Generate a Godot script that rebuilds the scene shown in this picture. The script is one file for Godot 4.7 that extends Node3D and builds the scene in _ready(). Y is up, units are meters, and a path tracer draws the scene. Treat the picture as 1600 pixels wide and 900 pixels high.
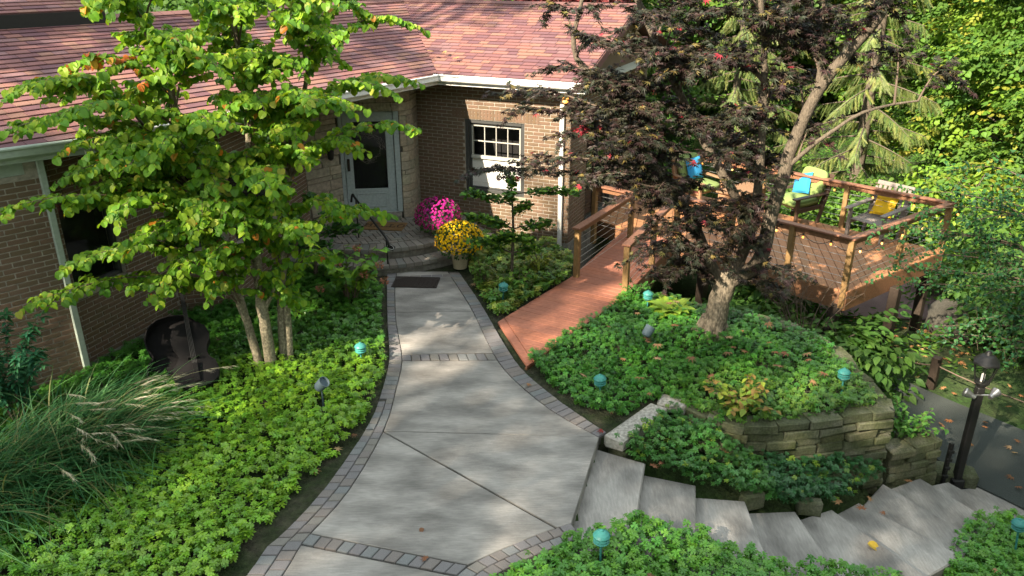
extends Node3D
# A brick ranch house with a curved front walk, garden beds, a deck and woods behind, seen from a few metres up.

# ------------------------------------------------------------------ mesh builder
class MB:
	var v := PackedVector3Array()
	var n := PackedVector3Array()
	var c := PackedColorArray()
	var uv := PackedVector2Array()
	var ix := PackedInt32Array()
	var col := Color(1, 1, 1)

	func vert(p: Vector3, nn: Vector3, t := Vector2.ZERO) -> int:
		v.append(p); n.append(nn); c.append(col); uv.append(t)
		return v.size() - 1

	func face(i: int, j: int, k: int) -> void:
		var fn := (v[k] - v[i]).cross(v[j] - v[i])
		if fn.dot(n[i] + n[j] + n[k]) >= 0.0:
			ix.append(i); ix.append(j); ix.append(k)
		else:
			ix.append(i); ix.append(k); ix.append(j)

	func tri(a: Vector3, b: Vector3, d: Vector3, nn := Vector3.ZERO) -> void:
		var m := nn
		if m == Vector3.ZERO:
			m = (d - a).cross(b - a).normalized()
		face(vert(a, m), vert(b, m), vert(d, m))

	func quad(a: Vector3, b: Vector3, d: Vector3, e: Vector3, nn := Vector3.ZERO) -> void:
		var m := nn
		if m == Vector3.ZERO:
			m = (d - a).cross(b - a).normalized()
		var i := vert(a, m, Vector2(0, 0))
		var j := vert(b, m, Vector2(1, 0))
		var k := vert(d, m, Vector2(1, 1))
		var l := vert(e, m, Vector2(0, 1))
		face(i, j, k)
		face(i, k, l)

	# a box with chamfered edges, centred in t
	func box(t: Transform3D, s: Vector3, ch := 0.0) -> void:
		var h := s * 0.5
		if ch <= 0.0:
			for ax in 3:
				for sg in [-1.0, 1.0]:
					var nn := Vector3.ZERO
					nn[ax] = sg
					var p := []
					for q in [[-1, -1], [1, -1], [1, 1], [-1, 1]]:
						var w := Vector3.ZERO
						w[ax] = sg * h[ax]
						w[(ax + 1) % 3] = q[0] * h[(ax + 1) % 3]
						w[(ax + 2) % 3] = q[1] * h[(ax + 2) % 3]
						p.append(t * w)
					quad(p[0], p[1], p[2], p[3], (t.basis * nn).normalized())
			return
		for ax in 3:
			var b := (ax + 1) % 3
			var d := (ax + 2) % 3
			for sg in [-1.0, 1.0]:
				var nn := Vector3.ZERO
				nn[ax] = sg
				var p := []
				for q in [[-1, -1], [1, -1], [1, 1], [-1, 1]]:
					var w := Vector3.ZERO
					w[ax] = sg * h[ax]
					w[b] = q[0] * (h[b] - ch)
					w[d] = q[1] * (h[d] - ch)
					p.append(t * w)
				quad(p[0], p[1], p[2], p[3], (t.basis * nn).normalized())
				for sb in [-1.0, 1.0]:  # the edge between +-ax and +-b, along d
					var en := Vector3.ZERO
					en[ax] = sg
					en[b] = sb
					var e := []
					for q in [[0, -1], [0, 1], [1, 1], [1, -1]]:
						var w := Vector3.ZERO
						w[ax] = sg * (h[ax] - (ch if q[0] == 1 else 0.0))
						w[b] = sb * (h[b] - (0.0 if q[0] == 1 else ch))
						w[d] = q[1] * (h[d] - ch)
						e.append(t * w)
					quad(e[0], e[1], e[2], e[3], (t.basis * en).normalized())
		for sx in [-1.0, 1.0]:
			for sy in [-1.0, 1.0]:
				for sz in [-1.0, 1.0]:
					var s3 := Vector3(sx, sy, sz)
					tri(t * (s3 * Vector3(h.x, h.y - ch, h.z - ch)), t * (s3 * Vector3(h.x - ch, h.y, h.z - ch)), t * (s3 * Vector3(h.x - ch, h.y - ch, h.z)), (t.basis * s3).normalized())

	# a plan polygon (x, z) between two heights, its top edge chamfered
	func prism(poly: PackedVector2Array, y0: float, y1: float, ch := 0.0, t := Transform3D.IDENTITY) -> void:
		if poly.size() < 3:
			return
		var p := poly
		if Geometry2D.is_polygon_clockwise(p):
			p = p.duplicate()
			p.reverse()
		var top := p
		if ch > 0.0:
			var o := Geometry2D.offset_polygon(p, -ch, Geometry2D.JOIN_MITER)
			if o.size() == 1 and o[0].size() == p.size():
				top = o[0]
				if Geometry2D.is_polygon_clockwise(top):
					top.reverse()
				# line the two rings up
				var best := 0
				var bd := INF
				for k in top.size():
					var dd := top[k].distance_squared_to(p[0])
					if dd < bd:
						bd = dd
						best = k
				var r := PackedVector2Array()
				for k in top.size():
					r.append(top[(k + best) % top.size()])
				top = r
			else:
				ch = 0.0
		var up := t.basis.y.normalized()
		var tr := Geometry2D.triangulate_polygon(top)
		for k in range(0, tr.size(), 3):
			tri(t * Vector3(top[tr[k]].x, y1, top[tr[k]].y), t * Vector3(top[tr[k + 1]].x, y1, top[tr[k + 1]].y), t * Vector3(top[tr[k + 2]].x, y1, top[tr[k + 2]].y), up)
		var m := p.size()
		for k in m:
			var a := p[k]
			var b := p[(k + 1) % m]
			var d := b - a
			if d.length() < 1e-5:
				continue
			var out := (t.basis * Vector3(d.y, 0, -d.x)).normalized()
			quad(t * Vector3(a.x, y0, a.y), t * Vector3(b.x, y0, b.y), t * Vector3(b.x, y1 - ch, b.y), t * Vector3(a.x, y1 - ch, a.y), out)
			if ch > 0.0:
				var a2 := top[k]
				var b2 := top[(k + 1) % m]
				quad(t * Vector3(a.x, y1 - ch, a.y), t * Vector3(b.x, y1 - ch, b.y), t * Vector3(b2.x, y1, b2.y), t * Vector3(a2.x, y1, a2.y), (out + up).normalized())
		for k in range(0, tr.size(), 3):
			if ch <= 0.0:
				tri(t * Vector3(p[tr[k]].x, y0, p[tr[k]].y), t * Vector3(p[tr[k + 1]].x, y0, p[tr[k + 1]].y), t * Vector3(p[tr[k + 2]].x, y0, p[tr[k + 2]].y), -up)

	func tube(pts: Array, rad: Array, sides := 6, cap := true) -> void:
		var m := pts.size()
		var side := Vector3.ZERO
		var rings := []
		for i in m:
			var d: Vector3 = (pts[mini(i + 1, m - 1)] - pts[maxi(i - 1, 0)]).normalized()
			if side == Vector3.ZERO:
				side = d.cross(Vector3.UP if absf(d.y) < 0.9 else Vector3.RIGHT).normalized()
			side = (side - d * side.dot(d)).normalized()
			var other := d.cross(side)
			var ring := PackedInt32Array()
			for k in sides:
				var a := TAU * k / sides
				var o := side * cos(a) + other * sin(a)
				ring.append(vert(pts[i] + o * rad[i], o, Vector2(float(k) / sides, i)))
			rings.append(ring)
			if cap and (i == 0 or i == m - 1):
				var cn := -d if i == 0 else d
				var ctr := vert(pts[i], cn)
				for k in sides:
					var a0 := vert(v[ring[k]], cn)
					var a1 := vert(v[ring[(k + 1) % sides]], cn)
					face(ctr, a0, a1)
		for i in m - 1:
			for k in sides:
				var k2 := (k + 1) % sides
				face(rings[i][k], rings[i + 1][k], rings[i + 1][k2])
				face(rings[i][k], rings[i + 1][k2], rings[i][k2])

	func lathe(prof: Array, seg := 16, t := Transform3D.IDENTITY) -> void:
		for i in prof.size() - 1:
			var p: Vector2 = prof[i]
			var q: Vector2 = prof[i + 1]
			var d := q - p
			if d.length() < 1e-6:
				continue
			var nn := Vector2(d.y, -d.x).normalized()
			var ra := PackedInt32Array()
			var rb := PackedInt32Array()
			for k in seg:
				var a := TAU * k / seg
				var w := (t.basis * Vector3(cos(a) * nn.x, nn.y, sin(a) * nn.x)).normalized()
				ra.append(vert(t * Vector3(cos(a) * p.x, p.y, sin(a) * p.x), w))
				rb.append(vert(t * Vector3(cos(a) * q.x, q.y, sin(a) * q.x), w))
			for k in seg:
				var k2 := (k + 1) % seg
				if p.x > 1e-6:
					face(ra[k], ra[k2], rb[k])
				if q.x > 1e-6:
					face(rb[k], ra[k2], rb[k2])

	func blob(t: Transform3D, rings := 6, seg := 10, power := 1.0) -> void:
		var prof := []
		for i in rings + 1:
			var a := PI * i / rings - PI / 2
			prof.append(Vector2(pow(maxf(cos(a), 0.0), power), signf(sin(a)) * pow(absf(sin(a)), power)))
		var rs := []
		for i in rings + 1:
			var r := PackedInt32Array()
			for k in seg:
				var a := TAU * k / seg
				var ca := signf(cos(a)) * pow(absf(cos(a)), power)
				var sa := signf(sin(a)) * pow(absf(sin(a)), power)
				var p := Vector3(ca * prof[i].x, prof[i].y, sa * prof[i].x)
				r.append(vert(t * p, (t.basis.inverse().transposed() * p).normalized()))
			rs.append(r)
		for i in rings:
			for k in seg:
				var k2 := (k + 1) % seg
				if i > 0:
					face(rs[i][k], rs[i][k2], rs[i + 1][k])
				if i < rings - 1:
					face(rs[i + 1][k], rs[i][k2], rs[i + 1][k2])

	# a rough block: a box whose corners are pushed about, for stones
	func rough(t: Transform3D, s: Vector3, rn: RandomNumberGenerator, amt := 0.012, ch := 0.015) -> void:
		var start := v.size()
		box(t, s, ch)
		var moved := {}
		for i in range(start, v.size()):
			var key := (v[i] * 30.0).round()
			if not moved.has(key):
				moved[key] = Vector3(rn.randf_range(-amt, amt), rn.randf_range(-amt, amt), rn.randf_range(-amt, amt))
			v[i] += moved[key]

	# a leaf lying in x (across) and z (along), y up, from its base at the origin
	func leaf(half: Array, length: float, width: float, fold := 0.15, droop := 0.1, t := Transform3D.IDENTITY) -> void:
		for sg in [-1.0, 1.0]:
			for i in half.size() - 1:
				var p: Vector2 = half[i]
				var q: Vector2 = half[i + 1]
				var p0 := t * Vector3(0, -droop * p.y * p.y * length, p.y * length)
				var q0 := t * Vector3(0, -droop * q.y * q.y * length, q.y * length)
				var p1 := t * Vector3(sg * p.x * width, (fold * p.x * width) - droop * p.y * p.y * length, p.y * length)
				var q1 := t * Vector3(sg * q.x * width, (fold * q.x * width) - droop * q.y * q.y * length, q.y * length)
				if p.x > 1e-4 and q.x > 1e-4:
					quad(p0, q0, q1, p1, _up(p0, q0, q1, t))
				elif p.x > 1e-4:
					tri(p0, q0, p1, _up(p0, q0, p1, t))
				elif q.x > 1e-4:
					tri(p0, q0, q1, _up(p0, q0, q1, t))

	func _up(a: Vector3, b: Vector3, d: Vector3, t: Transform3D) -> Vector3:
		var m := (d - a).cross(b - a).normalized()
		return m if m.dot(t.basis.y) >= 0.0 else -m

	func mesh() -> ArrayMesh:
		var m := ArrayMesh.new()
		if ix.is_empty():
			return m
		var a := []
		a.resize(Mesh.ARRAY_MAX)
		a[Mesh.ARRAY_VERTEX] = v
		a[Mesh.ARRAY_NORMAL] = n
		a[Mesh.ARRAY_COLOR] = c
		a[Mesh.ARRAY_TEX_UV] = uv
		a[Mesh.ARRAY_INDEX] = ix
		m.add_surface_from_arrays(Mesh.PRIMITIVE_TRIANGLES, a)
		return m

var R := RandomNumberGenerator.new()
var M := {}
var used := {}
var piece_count := {}

# ------------------------------------------------------------------ naming
func numbered(called: String) -> String:
	if not used.has(called):
		used[called] = 0
		return called
	used[called] += 1
	return "%s_%03d" % [called, used[called]]

func tag(o: Node, label: String, category: String, group := "", kind := "") -> Node:
	if label: o.set_meta("label", label)
	if category: o.set_meta("category", category)
	if group: o.set_meta("group", group)
	if kind: o.set_meta("kind", kind)
	return o

func thing(called: String, label: String, category: String, at := Vector3.ZERO, turn := 0.0, group := "") -> Node3D:
	var o := Node3D.new()
	o.name = numbered(called)
	add_child(o, true)
	o.position = at
	o.rotation.y = turn
	tag(o, label, category, group)
	return o

func put(called: String, mesh: Mesh, material: Material, parent: Node = null, xf := Transform3D.IDENTITY) -> MeshInstance3D:
	var o := MeshInstance3D.new()
	o.mesh = mesh
	o.material_override = material
	o.transform = xf
	if parent == null:
		o.name = numbered(called)
		add_child(o, true)
	else:
		var key := str(parent.get_instance_id()) + called
		var k: int = piece_count.get(key, 0)
		piece_count[key] = k + 1
		o.name = called if k == 0 else "%s_%03d" % [called, k]
		parent.add_child(o, true)
	return o

func part(called: String, b: MB, material: Material, parent: Node = null, xf := Transform3D.IDENTITY) -> MeshInstance3D:
	return put(called, b.mesh(), material, parent, xf)

func struct(called: String, b: MB, material: Material) -> MeshInstance3D:
	var o := put(called, b.mesh(), material)
	o.set_meta("kind", "structure")
	return o

func many(called: String, mesh: Mesh, material: Material, xfs: Array, cols: Array, parent: Node = null) -> MultiMeshInstance3D:
	var mm := MultiMesh.new()
	mm.transform_format = MultiMesh.TRANSFORM_3D
	mm.use_colors = true
	mm.mesh = mesh
	mm.instance_count = xfs.size()
	for i in xfs.size():
		mm.set_instance_transform(i, xfs[i])
		mm.set_instance_color(i, cols[i % cols.size()])
	var o := MultiMeshInstance3D.new()
	o.multimesh = mm
	o.material_override = material
	if parent == null:
		o.name = numbered(called)
		add_child(o, true)
	else:
		o.name = called
		parent.add_child(o, true)
	o.set_meta("kind", "stuff")
	return o

# ------------------------------------------------------------------ small maths
func poly(a: Array) -> PackedVector2Array:
	var p := PackedVector2Array()
	for i in range(0, a.size(), 2):
		p.append(Vector2(a[i], a[i + 1]))
	return p

func along(p: PackedVector2Array, t: float) -> Vector2:
	var total := 0.0
	for i in p.size() - 1:
		total += p[i].distance_to(p[i + 1])
	var want := clampf(t, 0, 1) * total
	for i in p.size() - 1:
		var d := p[i].distance_to(p[i + 1])
		if want <= d or i == p.size() - 2:
			return p[i].lerp(p[i + 1], want / maxf(d, 1e-6))
		want -= d
	return p[-1]

func length_of(p: PackedVector2Array) -> float:
	var total := 0.0
	for i in p.size() - 1:
		total += p[i].distance_to(p[i + 1])
	return total

func smooth_line(p: PackedVector2Array, each := 6) -> PackedVector2Array:
	var out := PackedVector2Array()
	for i in p.size() - 1:
		var a := p[maxi(i - 1, 0)]
		var d := p[mini(i + 2, p.size() - 1)]
		for k in each:
			out.append(p[i].cubic_interpolate(p[i + 1], a, d, float(k) / each))
	out.append(p[-1])
	return out

func shrink(p: PackedVector2Array, by: float) -> PackedVector2Array:
	var o := Geometry2D.offset_polygon(p, -by, Geometry2D.JOIN_MITER)
	return o[0] if o.size() else PackedVector2Array()

func inside(p: Vector2, pg: PackedVector2Array) -> bool:
	return Geometry2D.is_point_in_polygon(p, pg)

func frame_at(o: Vector3, x: Vector3, y: Vector3) -> Transform3D:
	x = x.normalized()
	var z := x.cross(y).normalized()
	return Transform3D(Basis(x, z.cross(x).normalized(), z), o)

func aim(o: Vector3, z: Vector3, up: Vector3, s := 1.0) -> Transform3D:
	z = z.normalized()
	var x := up.cross(z)
	if x.length() < 1e-3:
		x = Vector3(0.3, 0.1, 0.9).cross(z)
	x = x.normalized()
	return Transform3D(Basis(x * s, z.cross(x).normalized() * s, z * s), o)

func at(x: float, y: float, z: float, turn := 0.0) -> Transform3D:
	return Transform3D(Basis(Vector3.UP, turn), Vector3(x, y, z))

func bezier(a: Vector3, b: Vector3, d: Vector3, k := 8) -> Array:
	var out := []
	for i in k + 1:
		var t := float(i) / k
		out.append(a.lerp(b, t).lerp(b.lerp(d, t), t))
	return out

func taper(a: float, b: float, k: int) -> Array:
	var out := []
	for i in k:
		out.append(lerpf(a, b, float(i) / maxi(k - 1, 1)))
	return out

func curve(pts: Array, each := 4) -> Array:
	var out := []
	for i in pts.size() - 1:
		for k in each:
			out.append(pts[i].cubic_interpolate(pts[i + 1], pts[maxi(i - 1, 0)], pts[mini(i + 2, pts.size() - 1)], float(k) / each))
	out.append(pts[-1])
	return out

func vary(c: Color, by: float) -> Color:
	var f := 1.0 + R.randf_range(-by, by)
	return Color(c.r * f * (1.0 + R.randf_range(-by, by) * 0.5), c.g * f, c.b * f * (1.0 + R.randf_range(-by, by) * 0.5))

func rv(s := 1.0) -> Vector3:
	return Vector3(R.randf_range(-s, s), R.randf_range(-s, s), R.randf_range(-s, s))

# ------------------------------------------------------------------ materials
func noise_tex(freq: float, lo: Color, hi: Color, oct := 4, kind := FastNoiseLite.TYPE_SIMPLEX_SMOOTH, sd := 1, size := 512) -> NoiseTexture2D:
	var nz := FastNoiseLite.new()
	nz.noise_type = kind
	nz.frequency = freq
	nz.fractal_octaves = oct
	nz.seed = sd
	var g := Gradient.new()
	g.set_color(0, lo)
	g.set_color(1, hi)
	var t := NoiseTexture2D.new()
	t.width = size
	t.height = size
	t.seamless = true
	t.noise = nz
	t.color_ramp = g
	return t

func bump_tex(freq: float, strength := 4.0, oct := 5, sd := 3, size := 512) -> NoiseTexture2D:
	var nz := FastNoiseLite.new()
	nz.noise_type = FastNoiseLite.TYPE_SIMPLEX_SMOOTH
	nz.frequency = freq
	nz.fractal_octaves = oct
	nz.seed = sd
	var t := NoiseTexture2D.new()
	t.width = size
	t.height = size
	t.seamless = true
	t.noise = nz
	t.as_normal_map = true
	t.bump_strength = strength
	return t

# albedo given as real-world linear reflectance
func mat(lin: Color, rough := 0.8, tex: Texture2D = null, scale := Vector3.ONE, bump: Texture2D = null, nscale := 0.6, over: Texture2D = null, over_scale := Vector3.ONE) -> StandardMaterial3D:
	var m := StandardMaterial3D.new()
	m.albedo_color = lin.linear_to_srgb()
	m.roughness = rough
	m.metallic_specular = 0.4
	m.vertex_color_use_as_albedo = true
	if tex or bump:
		m.uv1_triplanar = true
		m.uv1_world_triplanar = true
		m.uv1_scale = scale
		m.albedo_texture = tex
	if bump:
		m.normal_enabled = true
		m.normal_texture = bump
		m.normal_scale = nscale
	if over:
		m.detail_enabled = true
		m.detail_blend_mode = BaseMaterial3D.BLEND_MODE_MUL
		m.detail_albedo = over
		m.detail_uv_layer = BaseMaterial3D.DETAIL_UV_2
		m.uv2_triplanar = true
		m.uv2_world_triplanar = true
		m.uv2_scale = over_scale
	return m

func leaf_mat(through := 0.7, rough := 0.5) -> StandardMaterial3D:
	var m := StandardMaterial3D.new()
	m.albedo_color = Color(1, 1, 1)
	m.vertex_color_use_as_albedo = true
	m.roughness = rough
	m.metallic_specular = 0.35
	m.cull_mode = BaseMaterial3D.CULL_DISABLED
	m.backlight_enabled = true
	m.backlight = Color(through, through, through * 0.5).linear_to_srgb()
	return m

func variants(base: Color, spread: float, count: int, rough: float, tex: Texture2D, sc: Vector3, bump: Texture2D, ns := 0.6) -> Array:
	var out := []
	for i in count:
		out.append(mat(vary(base, spread), rough, tex, sc, bump, ns))
	return out

func g(x: float) -> Color:
	return Color(x, x, x)

func make_materials() -> void:
	var grain := noise_tex(0.03, g(0.86), g(1.0), 5)
	var strong := noise_tex(0.02, g(0.66), g(1.0), 5, FastNoiseLite.TYPE_SIMPLEX_SMOOTH, 7)
	var blotch := noise_tex(0.012, g(0.74), g(1.0), 4, FastNoiseLite.TYPE_PERLIN, 11)
	var speck := noise_tex(0.14, g(0.7), g(1.0), 3, FastNoiseLite.TYPE_SIMPLEX_SMOOTH, 5)
	var nb := bump_tex(0.05, 5.0)
	var nc := bump_tex(0.12, 4.0, 4, 9)
	M.bump = nb
	var brushed := noise_tex(0.03, g(0.86), g(1.0), 5, FastNoiseLite.TYPE_SIMPLEX_SMOOTH, 63)
	var stain := noise_tex(0.006, g(0.72), g(1.0), 7, FastNoiseLite.TYPE_SIMPLEX_SMOOTH, 61, 1024)
	stain.color_ramp.offsets = PackedFloat32Array([0.15, 0.75])
	M.concrete = mat(Color(0.375, 0.355, 0.32), 0.85, brushed, Vector3(0.35, 0.8, 2.2), nc, 0.4, stain, Vector3(0.16, 0.5, 0.30))
	M.step = []
	for tone in [1.0, 0.92, 1.06, 0.97]:
		M.step.append(mat(Color(0.38, 0.36, 0.325) * tone, 0.85, brushed, Vector3(2.2, 0.8, 0.35), nc, 0.4, stain, Vector3(0.3, 0.5, 0.16)))
	M.paver = variants(Color(0.235, 0.228, 0.21), 0.16, 5, 0.9, speck, Vector3.ONE * 1.5, nc, 0.7)
	M.porch_brick = variants(Color(0.25, 0.24, 0.205), 0.14, 5, 0.9, speck, Vector3.ONE * 1.5, nc, 0.7)
	M.joint = mat(Color(0.09, 0.085, 0.07), 0.95, strong, Vector3.ONE * 1.5, nc, 0.8)
	M.brick = variants(Color(0.195, 0.132, 0.083), 0.15, 5, 0.88, speck, Vector3.ONE * 2.0, nc, 0.8)
	M.mortar = mat(Color(0.44, 0.40, 0.33), 0.95, strong, Vector3.ONE * 1.3, nc, 0.6)
	M.foundation = mat(Color(0.30, 0.28, 0.24), 0.95, strong, Vector3.ONE, nc, 0.8)
	M.ashlar = variants(Color(0.43, 0.385, 0.285), 0.13, 6, 0.9, strong, Vector3.ONE * 1.2, nb, 0.8)
	M.wallstone = []
	for k in 6:
		var base: Color = [Color(0.275, 0.255, 0.19), Color(0.225, 0.215, 0.155), Color(0.33, 0.305, 0.23)][k % 3]
		M.wallstone.append(mat(vary(base, 0.1), 0.95, strong, Vector3.ONE * 2.6, nc, 1.2, noise_tex(0.016, Color(0.58, 0.66, 0.44), Color(1, 1, 1), 5, FastNoiseLite.TYPE_PERLIN, 20) if k == 0 else M.wallstone[0].detail_albedo, Vector3.ONE * 0.5))
	M.boulder = mat(Color(0.10, 0.095, 0.075), 0.95, strong, Vector3.ONE * 1.5, nb, 1.2)
	M.capstone = mat(Color(0.52, 0.49, 0.42), 0.9, strong, Vector3.ONE * 1.8, nb, 1.0)
	M.shingle = []
	for c in [Color(0.27, 0.125, 0.115), Color(0.23, 0.105, 0.105), Color(0.31, 0.165, 0.125), Color(0.185, 0.09, 0.10), Color(0.255, 0.14, 0.14), Color(0.31, 0.145, 0.12)]:
		M.shingle.append(mat(c, 0.95, speck, Vector3.ONE * 2.5, nc, 0.8))
	M.ridge = mat(Color(0.20, 0.10, 0.09), 0.95, speck, Vector3.ONE * 2.5, nc, 0.8)
	M.roof_under = mat(Color(0.10, 0.055, 0.05), 0.95)
	M.white = mat(Color(0.74, 0.74, 0.70), 0.5, grain, Vector3.ONE)
	M.sage = mat(Color(0.36, 0.43, 0.36), 0.55, grain, Vector3.ONE)
	M.soffit = mat(Color(0.42, 0.44, 0.35), 0.7, grain, Vector3.ONE)
	M.door = mat(Color(0.40, 0.465, 0.465), 0.45, grain, Vector3.ONE)
	M.dark_frame = mat(Color(0.055, 0.058, 0.055), 0.5, grain, Vector3.ONE)
	M.muntin = mat(Color(0.36, 0.36, 0.32), 0.5)
	M.glass = StandardMaterial3D.new()
	M.glass.transparency = BaseMaterial3D.TRANSPARENCY_ALPHA
	M.glass.albedo_color = Color(0.04, 0.05, 0.05, 0.10)
	M.glass.roughness = 0.03
	M.glass.metallic_specular = 0.3
	M.blind = mat(Color(0.66, 0.65, 0.61), 0.8, grain, Vector3(1, 8, 1))
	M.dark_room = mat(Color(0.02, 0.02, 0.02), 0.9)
	M.iron = mat(Color(0.018, 0.018, 0.017), 0.45, grain, Vector3.ONE)
	M.steel = mat(Color(0.40, 0.40, 0.40), 0.35)
	M.steel.metallic = 0.9
	M.cable = mat(Color(0.5, 0.5, 0.48), 0.35)
	M.cable.metallic = 0.8
	var streak := noise_tex(0.03, g(0.72), g(1.0), 5, FastNoiseLite.TYPE_SIMPLEX_SMOOTH, 31)
	M.ramp_board = variants(Color(0.48, 0.185, 0.11), 0.11, 4, 0.6, streak, Vector3(0.6, 3.0, 4.0), nb, 0.25)
	M.deck_board = variants(Color(0.47, 0.225, 0.105), 0.12, 4, 0.6, streak, Vector3(4.0, 3.0, 0.6), nb, 0.25)
	M.rail = mat(Color(0.27, 0.135, 0.07), 0.55, streak, Vector3.ONE * 1.5, nb, 0.3)
	M.rail_top = mat(Color(0.30, 0.14, 0.085), 0.5, streak, Vector3.ONE * 1.5, nb, 0.3)
	M.post = mat(Color(0.30, 0.185, 0.075), 0.6, streak, Vector3(3, 0.5, 3), nb, 0.3)
	M.dark_wood = mat(Color(0.045, 0.032, 0.022), 0.7, streak, Vector3(2, 0.5, 2), nb, 0.5)
	M.chair_wood = mat(Color(0.085, 0.052, 0.034), 0.55, streak, Vector3.ONE * 2.0, nb, 0.3)
	M.grey_wood = mat(Color(0.27, 0.235, 0.205), 0.8, streak, Vector3.ONE * 2.0, nb, 0.5)
	M.tan_wood = mat(Color(0.34, 0.20, 0.11), 0.65, streak, Vector3.ONE * 2.0, nb, 0.4)
	var weave := noise_tex(0.2, g(0.86), g(1.0), 2, FastNoiseLite.TYPE_CELLULAR, 8)
	M.lime = mat(Color(0.21, 0.29, 0.09), 0.9, weave, Vector3.ONE * 3.0)
	M.blue = mat(Color(0.05, 0.30, 0.52), 0.9, noise_tex(0.09, Color(0.55, 0.8, 0.9), Color(1, 1, 1), 2, FastNoiseLite.TYPE_CELLULAR, 18), Vector3.ONE * 4.0)
	M.yellow = mat(Color(0.80, 0.50, 0.02), 0.9, weave, Vector3.ONE * 3.0)
	M.asphalt = mat(Color(0.082, 0.098, 0.088), 0.9, speck, Vector3.ONE * 0.8, nc, 0.9, blotch, Vector3.ONE * 0.12)
	M.terrace = mat(Color(0.26, 0.17, 0.16), 0.95, speck, Vector3.ONE * 0.9, nc, 0.9, blotch, Vector3.ONE * 0.2)
	M.soil = mat(Color(0.088, 0.074, 0.054), 1.0, strong, Vector3.ONE * 0.9, nb, 1.5, noise_tex(0.02, Color(0.5, 0.75, 0.4), Color(1, 1, 1), 4, FastNoiseLite.TYPE_PERLIN, 41), Vector3.ONE * 0.35)
	M.ground = mat(Color(0.085, 0.10, 0.04), 1.0, strong, Vector3.ONE * 0.7, nb, 1.5, noise_tex(0.02, Color(0.45, 0.8, 0.35), Color(1, 1, 1), 4, FastNoiseLite.TYPE_PERLIN, 42), Vector3.ONE * 0.12)
	M.bark = mat(Color(0.20, 0.165, 0.12), 0.95, noise_tex(0.03, g(0.5), g(1.0), 5, FastNoiseLite.TYPE_SIMPLEX_SMOOTH, 51), Vector3(3, 0.9, 3), nb, 1.3)
	M.pale_bark = mat(Color(0.45, 0.40, 0.27), 0.9, noise_tex(0.03, g(0.42), g(1.0), 5, FastNoiseLite.TYPE_SIMPLEX_SMOOTH, 52), Vector3(1.6, 1.2, 1.6), nb, 1.2)
	M.maple_bark = mat(Color(0.44, 0.37, 0.265), 0.9, noise_tex(0.025, g(0.32), g(1.0), 5, FastNoiseLite.TYPE_SIMPLEX_SMOOTH, 53), Vector3(1.8, 0.9, 1.8), nb, 1.2)
	M.twig = mat(Color(0.12, 0.09, 0.065), 0.9)
	M.pale_twig = mat(Color(0.42, 0.38, 0.32), 0.9)
	M.leaf = leaf_mat(0.6)
	M.round_leaf = leaf_mat(0.95, 0.45)
	M.gloss_leaf = leaf_mat(0.5, 0.32)
	M.gloss_leaf.metallic_specular = 0.5
	M.thin_leaf = leaf_mat(0.85, 0.55)
	M.dark_leaf = leaf_mat(0.35, 0.5)
	M.petal = leaf_mat(0.5, 0.7)
	M.teal = mat(Color(0.05, 0.25, 0.22), 0.45, grain, Vector3.ONE * 2.0)
	M.lens = mat(Color(0.62, 0.72, 0.68), 0.3)
	M.spot_metal = mat(Color(0.09, 0.13, 0.15), 0.6)
	M.pot = mat(Color(0.40, 0.34, 0.22), 0.8, grain, Vector3.ONE * 2.0)
	M.coir = mat(Color(0.24, 0.145, 0.06), 1.0, speck, Vector3.ONE * 4.0, nc, 1.2)
	M.rubber = mat(Color(0.05, 0.04, 0.034), 0.85, speck, Vector3.ONE * 3.0)
	M.ink = mat(Color(0.03, 0.02, 0.015), 0.9)
	M.bulb = mat(Color(0.9, 0.6, 0.25), 0.3)
	M.bulb.emission_enabled = true
	M.bulb.emission = Color(1.0, 0.62, 0.25)
	M.bulb.emission_energy_multiplier = 0.9
	M.cello = mat(Color(0.010, 0.009, 0.009), 0.9, grain, Vector3.ONE)
	M.string = mat(Color(0.10, 0.10, 0.095), 0.4)

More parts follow.
